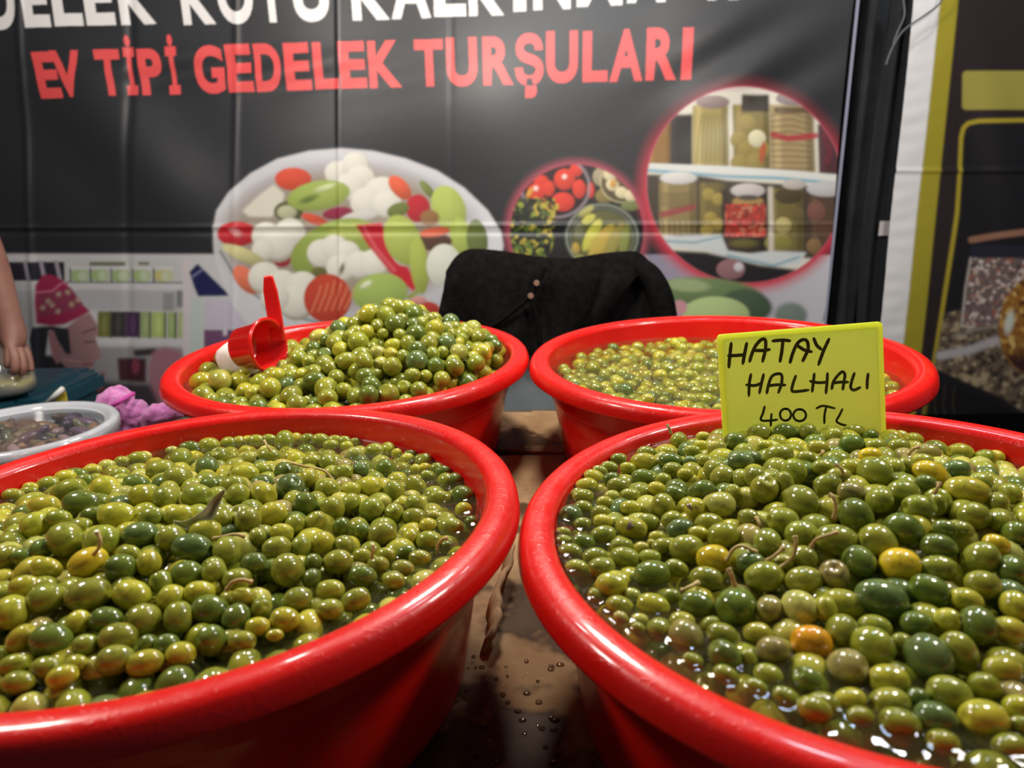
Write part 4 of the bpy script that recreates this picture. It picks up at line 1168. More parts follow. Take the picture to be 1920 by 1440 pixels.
# brine sheet with a meniscus around every olive that breaks the surface
BR_LABEL = {'NL': 'cloudy brine around the olives of the cardless front tub', 'NR': 'cloudy brine around the olives of the price-card tub',
            'BL': 'brine at the foot of the olive peak by the red scoop', 'BR': 'brine covering the olives behind the price card'}
def brine(k):
    cx, cy, dz, tx, ty, w, S = TUBS[k]
    P, A, B, col, Q, hero = ALL[k]
    z0 = RZ + (dz - w * S) * R
    n = 200
    ri = inner_r(-w) * R * S + 0.0004
    g = np.linspace(-1, 1, n)
    GX, GY = np.meshgrid(g, g)
    # square to disc
    X = GX * np.sqrt(1 - GY ** 2 / 2) * ri
    Y = GY * np.sqrt(1 - GX ** 2 / 2) * ri
    Zh = np.zeros_like(X)
    rr = np.array([(a + 2 * b) / 3 for a, b in zip(A, B)])
    for i in range(len(P)):
        h = z0 - P[i][2]
        if abs(h) >= rr[i]: continue
        rc = math.sqrt(rr[i] ** 2 - h * h)
        dx, dy = X - (P[i][0] - cx * R), Y - (P[i][1] - cy * R)
        m = (np.abs(dx) < 0.03) & (np.abs(dy) < 0.03)
        d = np.hypot(dx[m], dy[m]) - rc
        Zh[m] = np.maximum(Zh[m], 0.0014 * np.exp(-np.clip(d, 0, None) / 0.0030))
    Zh = np.maximum(Zh, 0.0016 * np.exp(-(ri - np.hypot(X, Y)) / 0.003))
    co = np.stack([X.ravel(), Y.ravel(), Zh.ravel()], 1)
    me = grid_mesh(co, n, n, 'brine')
    o = link(me, 'brine', M_BRINE, loc=(cx * R, cy * R, z0))
    tag(o, BR_LABEL[k], 'brine', kind='stuff')
for k in TUBS: brine(k)

# olive stems (parts of the olives they grow on) and the loose leaf
def stem(pix, lift=0.004, rad=0.0011):
    u0, v0 = pix[0]
    own = min(OLIVE_AT, key=lambda t: (t[0] - u0) ** 2 + (t[1] - v0) ** 2)
    o = own[2]
    d0 = float((np.array(o.location) - CAMP) @ FWD) - own[4] * 0.9
    pts = []
    for i, (u, v) in enumerate(pix):
        pts.append(CAMP + ray(u, v) * (d0 - lift * math.sin(math.pi * i / (len(pix) - 1) * 0.8)))
    pts = spline(pts, 5)
    rads = [rad * (1.35 if i < 2 else 1.0) * (1.0 + (0.5 if i > len(pts) - 3 else 0)) for i in range(len(pts))]
    inv = (Matrix.Translation(o.location) @ o.rotation_quaternion.to_matrix().to_4x4() @ Matrix.Diagonal((*o.scale, 1))).inverted()
    s_ = link(tube(pts, rads, 6), 'stem', M_STEM, o)
    s_.matrix_parent_inverse = inv
for px in (((1362, 1052), (1375, 1030), (1392, 1024), (1418, 1036)), ((1378, 1098), (1372, 1080), (1366, 1066)), ((1462, 1066), (1486, 1045), (1492, 1020), (1490, 1005)), ((1437, 1052), (1455, 1040), (1470, 1026)),
           ((1520, 1026), (1530, 1012), (1550, 1004), (1570, 998)), ((1563, 972), (1567, 950), (1562, 932), (1556, 928)), ((1418, 970), (1424, 982), (1428, 992)), ((1258, 812), (1254, 802), (1251, 797)),
           ((1581, 891), (1578, 880), (1566, 870)), ((1703, 852), (1712, 842), (1722, 838)), ((1752, 925), (1758, 915), (1761, 906)), ((1532, 856), (1542, 850), (1543, 846)),
           ((176, 1040), (186, 1026), (188, 1012), (182, 997)), ((400, 1010), (420, 1006), (440, 1002), (460, 1006)), ((425, 1106), (436, 1092), (455, 1087), (473, 1092)), ((697, 1046), (699, 1034), (700, 1023)), ((818, 1037), (822, 1020), (832, 1010), (838, 1009)),
           ((545, 868), (570, 874), (600, 880), (612, 886), (628, 904), (638, 918)), ((1310, 1092), (1290, 1102), (1278, 1108)), ((495, 826), (502, 838), (508, 846))):
    stem(px)
def leaf():
    pix = [(325, 978), (345, 986), (370, 980), (392, 962), (406, 938), (422, 918)]
    wd = [0.0008, 0.0034, 0.0046, 0.0044, 0.0030, 0.0008]
    own = min(OLIVE_AT, key=lambda t: (t[0] - 360) ** 2 + (t[1] - 965) ** 2)[2]
    d0 = float((np.array(own.location) - CAMP) @ FWD) - 0.013
    c = [CAMP + ray(u, v) * (d0 - 0.003 * math.sin(i)) for i, (u, v) in enumerate(pix)]
    c, w = spline(c, 5), np.interp(np.linspace(0, 5, 26), range(6), wd)
    vs_, fs_ = [], []
    for i, p in enumerate(c):
        t = c[min(i + 1, len(c) - 1)] - c[max(i - 1, 0)]
        s_ = np.cross(t, FWD); s_ /= np.linalg.norm(s_)
        for q, lift in ((-1, 0), (-0.5, 0.35), (0, 0.7), (0.5, 0.35), (1, 0)):
            vs_.append(p + s_ * w[i] * q + FWD * w[i] * lift)
    for i in range(len(c) - 1):
        for q in range(4): fs_.append((i * 5 + q, i * 5 + q + 1, i * 5 + q + 6, i * 5 + q + 5))
    o = link(mesh(vs_, fs_), 'olive_leaf', M_LEAF)
    sm = o.modifiers.new('thick', 'SOLIDIFY'); sm.thickness = 0.0005
    tag(o, 'narrow wet olive leaf lying on the heap in the cardless front tub', 'leaf')
leaf()

# ------------------------------------------------------------------ price card
def price_card():
    y = SIGN_Y * R
    tl, tr = at_y(1345, 628, y), at_y(1653, 603, y)
    bl, br = at_y(1359, 870, y), at_y(1662, 870, y)
    th = 0.0032
    root = empty('price_card', tuple((bl + br) / 2))
    def pt(s, t):          # s across 0..1, t down 0..1
        return (tl * (1 - s) + tr * s) * (1 - t) + (bl * (1 - s) + br * s) * t
    M_CARD_Y, nt, b = mat('fluorescent_yellow_acrylic', (216, 226, 92), 0.32)
    b.inputs['Subsurface Weight'].default_value = 0.0
    n = noise(nt, 40, 4)
    r = ramp(nt, n.outputs['Fac'], [(0.3, (208, 220, 88)), (0.7, (220, 230, 98))])
    nt.links.new(r.outputs['Color'], b.inputs['Base Color'])
    M_EDGE, nt2, b2 = mat('edge_glow_yellow', (240, 250, 84), 0.3)  # lighter yellow stands in for the glow along the card edges
    for nt_, b_, c_ in ((nt, b, (236, 246, 160)), (nt2, b2, (246, 252, 140))):    # cast plastic lets light through
        tl_ = node(nt_, 'ShaderNodeBsdfTranslucent')
        tl_.inputs['Color'].default_value = L4(c_)
        mx_ = node(nt_, 'ShaderNodeMixShader')
        mx_.inputs['Fac'].default_value = 0.65
        out_ = nt_.nodes['Material Output']
        nt_.links.new(b_.outputs[0], mx_.inputs[1])
        nt_.links.new(tl_.outputs[0], mx_.inputs[2])
        nt_.links.new(mx_.outputs[0], out_.inputs['Surface'])
    inv = Matrix.Translation(root.location).inverted()
    # rounded plate
    def rounded(rs, s0=0.0, s1=1.0, t0=0.0):
        out = []
        for (cs, ct, a0) in ((s1 - rs, t0 + rs * 1.3, -90), (s1, 1.0, None), (s0, 1.0, None), (s0 + rs, t0 + rs * 1.3, 180)):
            if a0 is None: out.append((cs, ct)); continue
            for q in range(5):
                a = math.radians(a0 + q * 22.5)
                out.append((cs + rs * math.cos(a), ct + rs * 1.3 * math.sin(a)))
        return out
    def slab(path, y0, y1, m, name):
        n_ = len(path)
        vs_ = [pt(s, t) + np.array([0, y0, 0]) for s, t in path] + [pt(s, t) + np.array([0, y1, 0]) for s, t in path]
        fs_ = [tuple(range(n_)), tuple(range(2 * n_ - 1, n_ - 1, -1))] + [(i, i + n_, (i + 1) % n_ + n_, (i + 1) % n_) for i in range(n_)]
        bm = bmesh.new(); me = mesh(vs_, fs_); bm.from_mesh(me)
        o = link(from_bm(bm), name, m, root, smooth=False)
        o.matrix_parent_inverse = inv
        return o
    out_, in_ = rounded(0.02), rounded(0.015, 0.027, 0.973, 0.032)
    slab(in_, -th / 2 + 0.0004, th / 2 - 0.0004, M_CARD_Y, 'plate')
    # border around it, edge glow painted as a lighter yellow
    n_ = len(out_)
    vs_, fs_ = [], []
    for yy in (-th / 2, th / 2):
        vs_ += [pt(s, t) + np.array([0, yy, 0]) for s, t in out_] + [pt(s, t) + np.array([0, yy, 0]) for s, t in in_]
    for i in range(n_):
        j = (i + 1) % n_
        if i == 5: continue
        fs_ += [(i, j, n_ + j, n_ + i), (2 * n_ + j, 2 * n_ + i, 3 * n_ + i, 3 * n_ + j), (i, 2 * n_ + i, 2 * n_ + j, j)]
    e = link(mesh(vs_, fs_), 'edge_glow_frame', M_EDGE, root, smooth=False)
    e.matrix_parent_inverse = inv
    e['label'] = 'border of the card, edge glow painted in lighter yellow'
    # marker strokes
    mk, nt, b = mat('black_marker', (40, 38, 12), 0.45)
    n = noise(nt, 160, 3)
    r = ramp(nt, n.outputs['Fac'], [(0.35, (20, 19, 8)), (0.7, (74, 70, 20))])
    nt.links.new(r.outputs['Color'], b.inputs['Base Color'])
    SC = 1920 / 380.0
    circ = lambda x, y, rx, ry: [(x + rx * math.sin(a), y - ry * math.cos(a)) for a in np.linspace(0, 6.5, 15)]
    rows = {
        'first_row': (33, [[(258, 320), (245, 440), (235, 550)], [(405, 320), (385, 420), (368, 515)], [(230, 440), (310, 437), (385, 430)],
            [(432, 495), (455, 420), (490, 345), (540, 290), (580, 290), (582, 380), (555, 495)], [(480, 390), (560, 390), (622, 380)],
            [(650, 300), (740, 292), (815, 298)], [(748, 300), (737, 400), (720, 495)],
            [(815, 505), (840, 420), (880, 330), (930, 290), (975, 300), (987, 370), (960, 440), (935, 490)], [(880, 340), (950, 385), (1020, 402)],
            [(1040, 275), (1068, 340), (1110, 378)], [(1185, 280), (1130, 400), (1085, 525)]]),
        'second_row': (29, [[(445, 615), (430, 700), (425, 820)], [(565, 615), (545, 700), (525, 795)], [(400, 715), (480, 722), (545, 700)],
            [(595, 795), (610, 720), (640, 640), (690, 612), (735, 622), (735, 700), (705, 790)], [(610, 725), (690, 715), (770, 718)],
            [(870, 630), (845, 700), (832, 762), (860, 780), (990, 765)],
            [(1045, 610), (1035, 700), (1025, 780)], [(1170, 605), (1165, 700), (1155, 795)], [(1005, 680), (1080, 695), (1165, 690)],
            [(1210, 755), (1225, 690), (1265, 630), (1310, 592), (1335, 620), (1325, 690), (1315, 760)], [(1215, 700), (1290, 690), (1365, 690)],
            [(1425, 605), (1400, 680), (1390, 740), (1420, 765), (1480, 740)], [(1555, 610), (1547, 680), (1545, 750)]]),
        'price_row': (23, [[(575, 920), (560, 980), (540, 1048), (620, 1055), (695, 1045)], [(640, 990), (635, 1050), (632, 1105)],
            circ(772, 998, 52, 56), circ(906, 1003, 60, 56), [(1065, 938), (1130, 915), (1240, 938)], [(1157, 930), (1142, 1000), (1140, 1080)],
            [(1312, 945), (1280, 1010), (1256, 1058), (1290, 1085), (1358, 1105)]]),
    }
    for nm, (wd, strokes) in rows.items():
        vs_, fs_ = [], []
        for k_, st in enumerate(strokes):
            pts = [np.array(q) for q in spline([(x, y_, 0) for x, y_ in st], 6)]
            hw = wd / 2
            # round ends
            base = len(vs_)
            for i, p in enumerate(pts):
                t = pts[min(i + 1, len(pts) - 1)] - pts[max(i - 1, 0)]
                t /= np.linalg.norm(t)
                nrm = np.array([-t[1], t[0], 0])
                f = 1.0 if 0 < i < len(pts) - 1 else 0.55
                q0 = p - t * (hw * 0.6 if i == 0 else (-hw * 0.6 if i == len(pts) - 1 else 0))
                for sgn in (-1, 1):
                    w_ = q0 + nrm * hw * f * sgn
                    vs_.append(at_y(1320 + w_[0] / SC, 580 + w_[1] / SC, y - th / 2 - 0.0003 - 0.00003 * k_))
            for i in range(len(pts) - 1):
                a = base + 2 * i
                fs_.append((a, a + 1, a + 3, a + 2))
        o = link(mesh(vs_, fs_), 'lettering', mk, root, smooth=False)
        o.matrix_parent_inverse = inv
        o['label'] = {'first_row': 'handwritten HATAY', 'second_row': 'handwritten HALHALI', 'price_row': 'handwritten price 400 TL'}[nm]
    tag(root, 'fluorescent yellow price card with black handwriting standing in the olives', 'sign')
price_card()

# ------------------------------------------------------------------ scoop in the back tub
def scoop():
    root = empty('scoop', tuple(SCOOP_C))
    inv = Matrix.Translation(root.location).inverted()
    M_SC = mat('glossy_red_plastic', (214, 26, 22), 0.2, Coat_Weight=0.4)[0]
    rc = 0.0335                      # bowl radius
    ax = Vector((0.93, -0.34, 0.13)).normalized()      # bowl opens towards this
    q = ax.to_track_quat('Z', 'Y').to_matrix().to_4x4()
    L = 0.046
    prof = [(0.0, -L / 2), (rc * 0.72, -L / 2), (rc * 0.80, -L / 2 + 0.003), (rc * 0.97, L / 2 - 0.006), (rc * 1.06, L / 2 - 0.005), (rc * 1.10, L / 2), (rc * 1.04, L / 2 + 0.002), (rc * 0.95, L / 2), (rc * 0.78, -L / 2 + 0.005), (rc * 0.7, -L / 2 + 0.003), (0.0, -L / 2 + 0.003)]
    b = link(lathe(prof, 48), 'bowl', M_SC, root)
    b.matrix_parent_inverse = inv
    b.matrix_basis = Matrix.Translation(SCOOP_C) @ q
    # flat handle rising from the far side of the bowl rim
    base = np.array(SCOOP_C) + np.array(ax) * (L / 2) + np.array([0.012, 0.028, 0.014])
    yh = base[1]
    path = [at_y(522, 640, yh), at_y(518, 612, yh), at_y(512, 575, yh + 0.004), at_y(507, 545, yh + 0.006), at_y(503, 517, yh + 0.008)]
    wd = [0.0092, 0.0096, 0.0096, 0.0090, 0.0055]
    sp_ = spline(path, 6)
    w = np.interp(np.linspace(0, 4, len(sp_)), range(5), wd)
    vs_, fs_ = [], []
    for i, p in enumerate(sp_):
        for dx, dy in ((-1, -0.3), (-0.7, -0.42), (0, -0.3), (0.7, -0.42), (1, -0.3), (1, 0.35), (-1, 0.35)):
            vs_.append(p + np.array([dx * w[i], dy * 0.0055, 0]))
    n_ = 7
    for i in range(len(sp_) - 1):
        for k_ in range(n_):
            fs_.append((i * n_ + k_, i * n_ + (k_ + 1) % n_, (i + 1) * n_ + (k_ + 1) % n_, (i + 1) * n_ + k_))
    fs_ += [tuple(range(n_)), tuple((len(sp_) - 1) * n_ + k_ for k_ in range(n_))]
    bm = bmesh.new(); me = mesh(vs_, fs_); bm.from_mesh(me)
    h = link(from_bm(bm), 'handle', M_SC, root)
    h.matrix_parent_inverse = inv
    tag(root, 'red plastic measuring scoop stuck in the heaped olives, handle up', 'scoop')
    # white cup behind it
    c = at_y(438, 668, 4.14 * R)
    rc2 = 0.027
    prof = [(0.0, 0.020), (rc2 * 0.45, 0.019), (rc2 * 0.72, 0.013), (rc2 * 0.88, 0.003), (rc2 * 0.96, -0.012), (rc2, -0.034), (rc2 * 0.94, -0.034), (rc2 * 0.9, -0.012), (rc2 * 0.8, 0.002), (0.0, 0.016)]
    o = link(lathe(prof, 40), 'cup', noisy('white_matte', (222, 214, 204), (234, 228, 220), 120, 0.7, bmp=0.2, bscale=500), loc=tuple(c))
    ax2 = Vector((-0.55, -0.10, 0.83)).normalized()
    o.rotation_mode = 'QUATERNION'
    o.rotation_quaternion = ax2.to_track_quat('Z', 'Y')
    tag(o, 'white rounded cup upside down in brine behind the red scoop', 'cup')
scoop()

# ------------------------------------------------------------------ table and cardboard
def table():
    root = empty('table', (0, 0.6, 0))
    x0, x1, y0, y1 = -1.0, 0.50, 0.16, 4.86 * R
    inv = Matrix.Translation((0, -0.6, 0))
    bm = bmesh.new()
    add_box(bm, ((x0 + x1) / 2, (y0 + y1) / 2, TZ - 0.022), (x1 - x0, y1 - y0, 0.032))
    bmesh.ops.bevel(bm, geom=bm.edges[:], offset=0.003, segments=1, affect='EDGES')
    o = link(from_bm(bm), 'table_top', M_TABLE, root, smooth=False); o.matrix_parent_inverse = inv
    for x in (x0 + 0.06, x1 - 0.06):
        for y in (y0 + 0.06, y1 - 0.06):
            bm = bmesh.new()
            add_box(bm, (x, y, (TZ - 0.038) / 2), (0.045, 0.045, TZ - 0.038))
            l = link(from_bm(bm), 'leg', M_POLE, root, smooth=False); l.matrix_parent_inverse = inv
    tag(root, 'wooden board table carrying the red tubs on cardboard', 'table')
table()
def card_sheet(name, outline, z, lab, th=0.005, seed=1):
    """a flattened carton lying on the table: ragged outline, wavy corrugated edge"""
    r = random.Random(seed)
    pts = []
    for (xa, ya), (xb, yb) in zip(outline, outline[1:] + outline[:1]):
        n = max(2, int(math.hypot(xb - xa, yb - ya) / 0.02))
        for k_ in range(n):
            t = k_ / n
            pts.append((xa + (xb - xa) * t + r.gauss(0, 0.0012), ya + (yb - ya) * t + r.gauss(0, 0.0012)))
    n = len(pts)
    zb = z - th
    vs_ = [(x, y, z) for x, y in pts] + [(x, y, zb) for x, y in pts]
    fs_ = [tuple(range(n)), tuple(range(2 * n - 1, n - 1, -1))] + [(i, (i + 1) % n, (i + 1) % n + n, i + n) for i in range(n)]
    bm = bmesh.new(); me = mesh(vs_, fs_); bm.from_mesh(me)
    o = link(from_bm(bm), name, M_CARD, smooth=False)
    tag(o, lab, 'cardboard', 'cardboard under the tubs')
    return o
card_sheet('cardboard_sheet', [(-0.55, 0.2), (0.48, 0.2), (0.48, 0.88), (0.02, 0.90), (-0.56, 0.87)], TZ - 0.0005, 'stained flattened carton lying under the two front tubs', 0.0045, 3)
card_sheet('cardboard_sheet', [(-0.50, 0.92), (-0.03, 0.925), (0.06, 0.91), (0.47, 0.92), (0.47, 1.08), (0.075, 1.078), (0.068, 1.092), (0.035, 1.096), (0.03, 1.088), (-0.03, 1.092), (-0.5, 1.09)], TZ - 0.0008, 'torn brown carton sheet under the two back tubs', 0.004, 4)
def flap():
    a = at_z(938, 1052, TZ + 0.05); b = at_z(915, 1190, TZ + 0.002)
    # an upright corrugated strip bent up beside the front tub, with its flutes showing
    p0 = np.array([-0.010, 0.60, TZ]); p1 = np.array([-0.026, 0.478, TZ])
    vs_, fs_ = [], []
    n = 26
    for i in range(n + 1):
        t = i / n
        p = p0 + (p1 - p0) * t
        wob = 0.0025 * math.sin(t * 9) + 0.001 * math.sin(t * 31)
        top = 0.030 - 0.010 * t + 0.002 * math.sin(t * 17)
        for z, dx in ((0, 0), (top * 0.5, 0.002), (top, 0.006)):
            vs_.append(p + np.array([wob + dx * 1.5, 0, z]))
    for i in range(n):
        for j in range(2): fs_.append((i * 3 + j, i * 3 + j + 1, i * 3 + j + 4, i * 3 + j + 3))
    o = link(mesh(vs_, fs_), 'cardboard_flap', M_CARD)
    s = o.modifiers.new('thick', 'SOLIDIFY'); s.thickness = 0.0045
    tag(o, 'bent up cardboard flap in the gap between the two front tubs', 'cardboard')
flap()
def drops():
    m, nt, b = mat('brine_drop', (60, 40, 34), 0.03)
    b.inputs['Transmission Weight'].default_value = 0.0
    m2 = clear_mat('clear_drop', (0.7, 0.62, 0.55), 0.05, (120, 100, 80), 0.02)
    r = random.Random(4)
    bm = bmesh.new()
    for _ in range(50):
        u, v = r.uniform(840, 1060), r.uniform(1230, 1440)
        p = at_z(u, v, TZ)
        s = r.uniform(0.0006, 0.0022)
        mm = Matrix.Translation((p[0], p[1], TZ)) @ Matrix.Diagonal((s * r.uniform(0.8, 1.6), s, s * 0.45, 1))
        bmesh.ops.create_icosphere(bm, subdivisions=2, radius=1, matrix=mm)
    o = link(from_bm(bm), 'brine_drops', m2)
    tag(o, 'scattered brine drops on the cardboard between the front tubs', 'drops', kind='stuff')
drops()

# ------------------------------------------------------------------ clear container with dark olives
def container():
    zl = RZ - 0.34 * R
    c_ = at_z(40, 806, zl)
    cx, cy = float(c_[0]), float(c_[1])
    r = float(at_z(208, 800, zl)[0] - cx) / 1.03
    root = empty('food_container', (cx, cy, TZ))
    h = zl - TZ
    def L(prof, name, m):
        return link(lathe([(a * r, b) for a, b in prof], 72), name, m, root)
    L([(0, 0.001), (0.80, 0.001), (0.84, 0.006), (0.95, h - 0.012), (0.99, h - 0.010), (0.99, h - 0.004), (0.93, h - 0.005), (0.82, 0.008), (0, 0.004)], 'container_body', M_CLEARW)
    lid = L([(0.86, h - 0.002), (0.5, h - 0.0015), (0.0, h - 0.001)], 'lid', M_CLEAR)
    L([(1.0, h - 0.014), (1.03, h - 0.012), (1.03, h + 0.001), (1.0, h + 0.005), (0.93, h + 0.005), (0.90, h + 0.001), (0.86, h - 0.002)], 'lid_rim', M_CLEARW).parent = lid
    tag(root, 'round clear plastic container with lid, full of dark pickles, beside the front tub', 'container')
    # contents
    vs_, fs_, cs_ = [], [], []
    base = 0
    rr = random.Random(8)
    pal = [(72, 56, 74), (104, 80, 98), (92, 72, 58), (140, 104, 74), (112, 104, 78), (58, 50, 54), (150, 124, 126), (90, 92, 68)]
    for i in range(150):
        a, d = rr.uniform(0, 6.283), r * 0.80 * math.sqrt(rr.random())
        z = TZ + h - 0.0105 - rr.random() * 0.016
        V, Fc = V_LO[i % 3]
        m = np.array(basis((rr.gauss(0, 1), rr.gauss(0, 1), rr.gauss(0, 0.25))))
        la = rr.uniform(0.012, 0.024)
        co = (np.array(V) * np.array([la, 0.0075, 0.0065])) @ m.T + np.array([cx + d * math.cos(a), cy + d * math.sin(a), z])
        vs_.append(co); fs_ += [tuple(base + q for q in f) for f in Fc]; base += len(V)
        cs_.append(np.broadcast_to(lin(rr.choice(pal)), (len(V), 3)))
    me = bpy.data.meshes.new('pickles')
    me.from_pydata(np.concatenate(vs_).tolist(), [], fs_)
    me.update()
    add_col(me, np.concatenate(cs_))
    o = link(me, 'dark_pickles', vcol_mat('dark_pickle', 0.3))
    tag(o, 'dark purple and brown pickles packed inside the clear container', 'pickles', kind='stuff')
    bmk = link(lathe([(0.0, 0.0), (0.80 * r, 0.0), (0.86 * r, h - 0.03), (0.0, h - 0.024)], 48), 'pickle_juice', noisy('dark_juice', (46, 34, 36), (66, 52, 50), 40, 0.4), loc=(cx, cy, TZ + 0.009))
    tag(bmk, 'dark pickle juice inside the clear container', 'juice', kind='stuff')
container()

# ------------------------------------------------------------------ pink towel
def towel():
    c = at_z(262, 798, TZ)
    root_y = c[1]
    def P3(u, v, dy): return at_y(u, v, root_y + dy)
    # folded cloth: a ribbon of folds swept along a crumpled path, thick and rounded
    bm = bmesh.new()
    def roll(path, rad, flat=1.0, seg=14):
        pts = spline(path, 7)
        rads = np.interp(np.linspace(0, len(path) - 1, len(pts)), range(len(path)), rad)
        me = tube(pts, list(rads), seg)
        b2 = bmesh.new(); b2.from_mesh(me)
        tmp = bpy.data.meshes.new('t'); b2.to_mesh(tmp); b2.free()
        bm.from_mesh(tmp)
    roll([P3(196, 806, 0.0), P3(196, 775, -0.004), P3(206, 750, 0.0), P3(226, 740, 0.012), P3(246, 746, 0.03)], [0.016, 0.019, 0.018, 0.016, 0.008])
    roll([P3(214, 812, -0.012), P3(218, 780, -0.016), P3(226, 756, -0.01), P3(244, 742, 0.012)], [0.015, 0.015, 0.013, 0.008])
    roll([P3(244, 812, -0.006), P3(246, 785, -0.006), P3(252, 765, 0.004), P3(262, 764, 0.02)], [0.015, 0.017, 0.015, 0.010])
    roll([P3(262, 812, 0.0), P3(264, 790, 0.002), P3(262, 772, 0.012)], [0.015, 0.014, 0.010])
    roll([P3(250, 806, 0.01), P3(280, 788, 0.0), P3(310, 774, 0.004), P3(332, 772, 0.012), P3(345, 778, 0.02)], [0.018, 0.015, 0.015, 0.013, 0.008])
    roll([P3(276, 806, 0.012), P3(300, 796, 0.012), P3(326, 788, 0.016)], [0.016, 0.012, 0.008])
    me = from_bm(bm)
    o = link(me, 'towel_cloth', M_TOWEL)
    rm = o.modifiers.new('remesh', 'REMESH'); rm.mode = 'VOXEL'; rm.voxel_size = 0.0022; rm.use_smooth_shade = True
    sm = o.modifiers.new('smooth', 'SMOOTH'); sm.iterations = 2
    tx = bpy.data.textures.new('crumple', 'CLOUDS'); tx.noise_scale = 0.028
    dm = o.modifiers.new('crumple', 'DISPLACE'); dm.texture = tx; dm.strength = 0.016; dm.mid_level = 0.5
    root = empty('towel', (float(c[0]), float(c[1]), TZ))
    o.parent = root
    o.matrix_parent_inverse = Matrix.Translation(root.location).inverted()
    # darker woven hem
    hem = [P3(190, 772, -0.030), P3(204, 764, -0.032), P3(222, 754, -0.030), P3(240, 744, -0.012), P3(250, 738, 0.006)]
    h = link(tube(spline(hem, 6), 0.0035, 8), 'hem', mat('magenta_hem', (176, 62, 140), 0.8)[0], root)
    h.matrix_parent_inverse = o.matrix_parent_inverse
    tag(root, 'crumpled pink terry towel lying behind the front tub', 'towel')
towel()

# ------------------------------------------------------------------ grey chair with the black cardigan
YC = 1.58
def chair():
    x0, x1 = at_y(858, 500, YC)[0], at_y(1225, 500, YC)[0]
    zt = at_y(1040, 492, YC)[2] - 0.014
    xm = (x0 + x1) / 2
    root = empty('chair', (xm, YC, 0))
    inv = Matrix.Translation((-xm, -YC, 0))
    def part(name, boxes, bev=0.008):
        bm = bmesh.new()
        for c_, s_ in boxes: add_box(bm, c_, s_)
        bmesh.ops.bevel(bm, geom=bm.edges[:], offset=bev, segments=2, affect='EDGES')
        o = link(from_bm(bm), name, M_GREYCHAIR, root, smooth=False); o.matrix_parent_inverse = inv
    zs = 0.50
    part('seat', [((xm, YC - 0.20, zs), (x1 - x0, 0.42, 0.03))])
    part('backrest', [((xm, YC + 0.02, (zs + zt) / 2 + 0.02), (x1 - x0 - 0.06, 0.022, zt - zs - 0.06))])
    part('top_rail', [((xm, YC + 0.02, zt - 0.014), (x1 - x0 - 0.03, 0.028, 0.026))])
    for x in (x0 + 0.025, x1 - 0.025):
        part('leg', [((x, YC - 0.38, zs / 2 - 0.008), (0.035, 0.035, zs - 0.016))])
        part('leg', [((x, YC + 0.02, (zt - 0.02) / 2), (0.032, 0.032, zt - 0.02))])
    tag(root, 'grey plastic chair behind the tubs with a black cardigan over its back', 'chair')
chair()
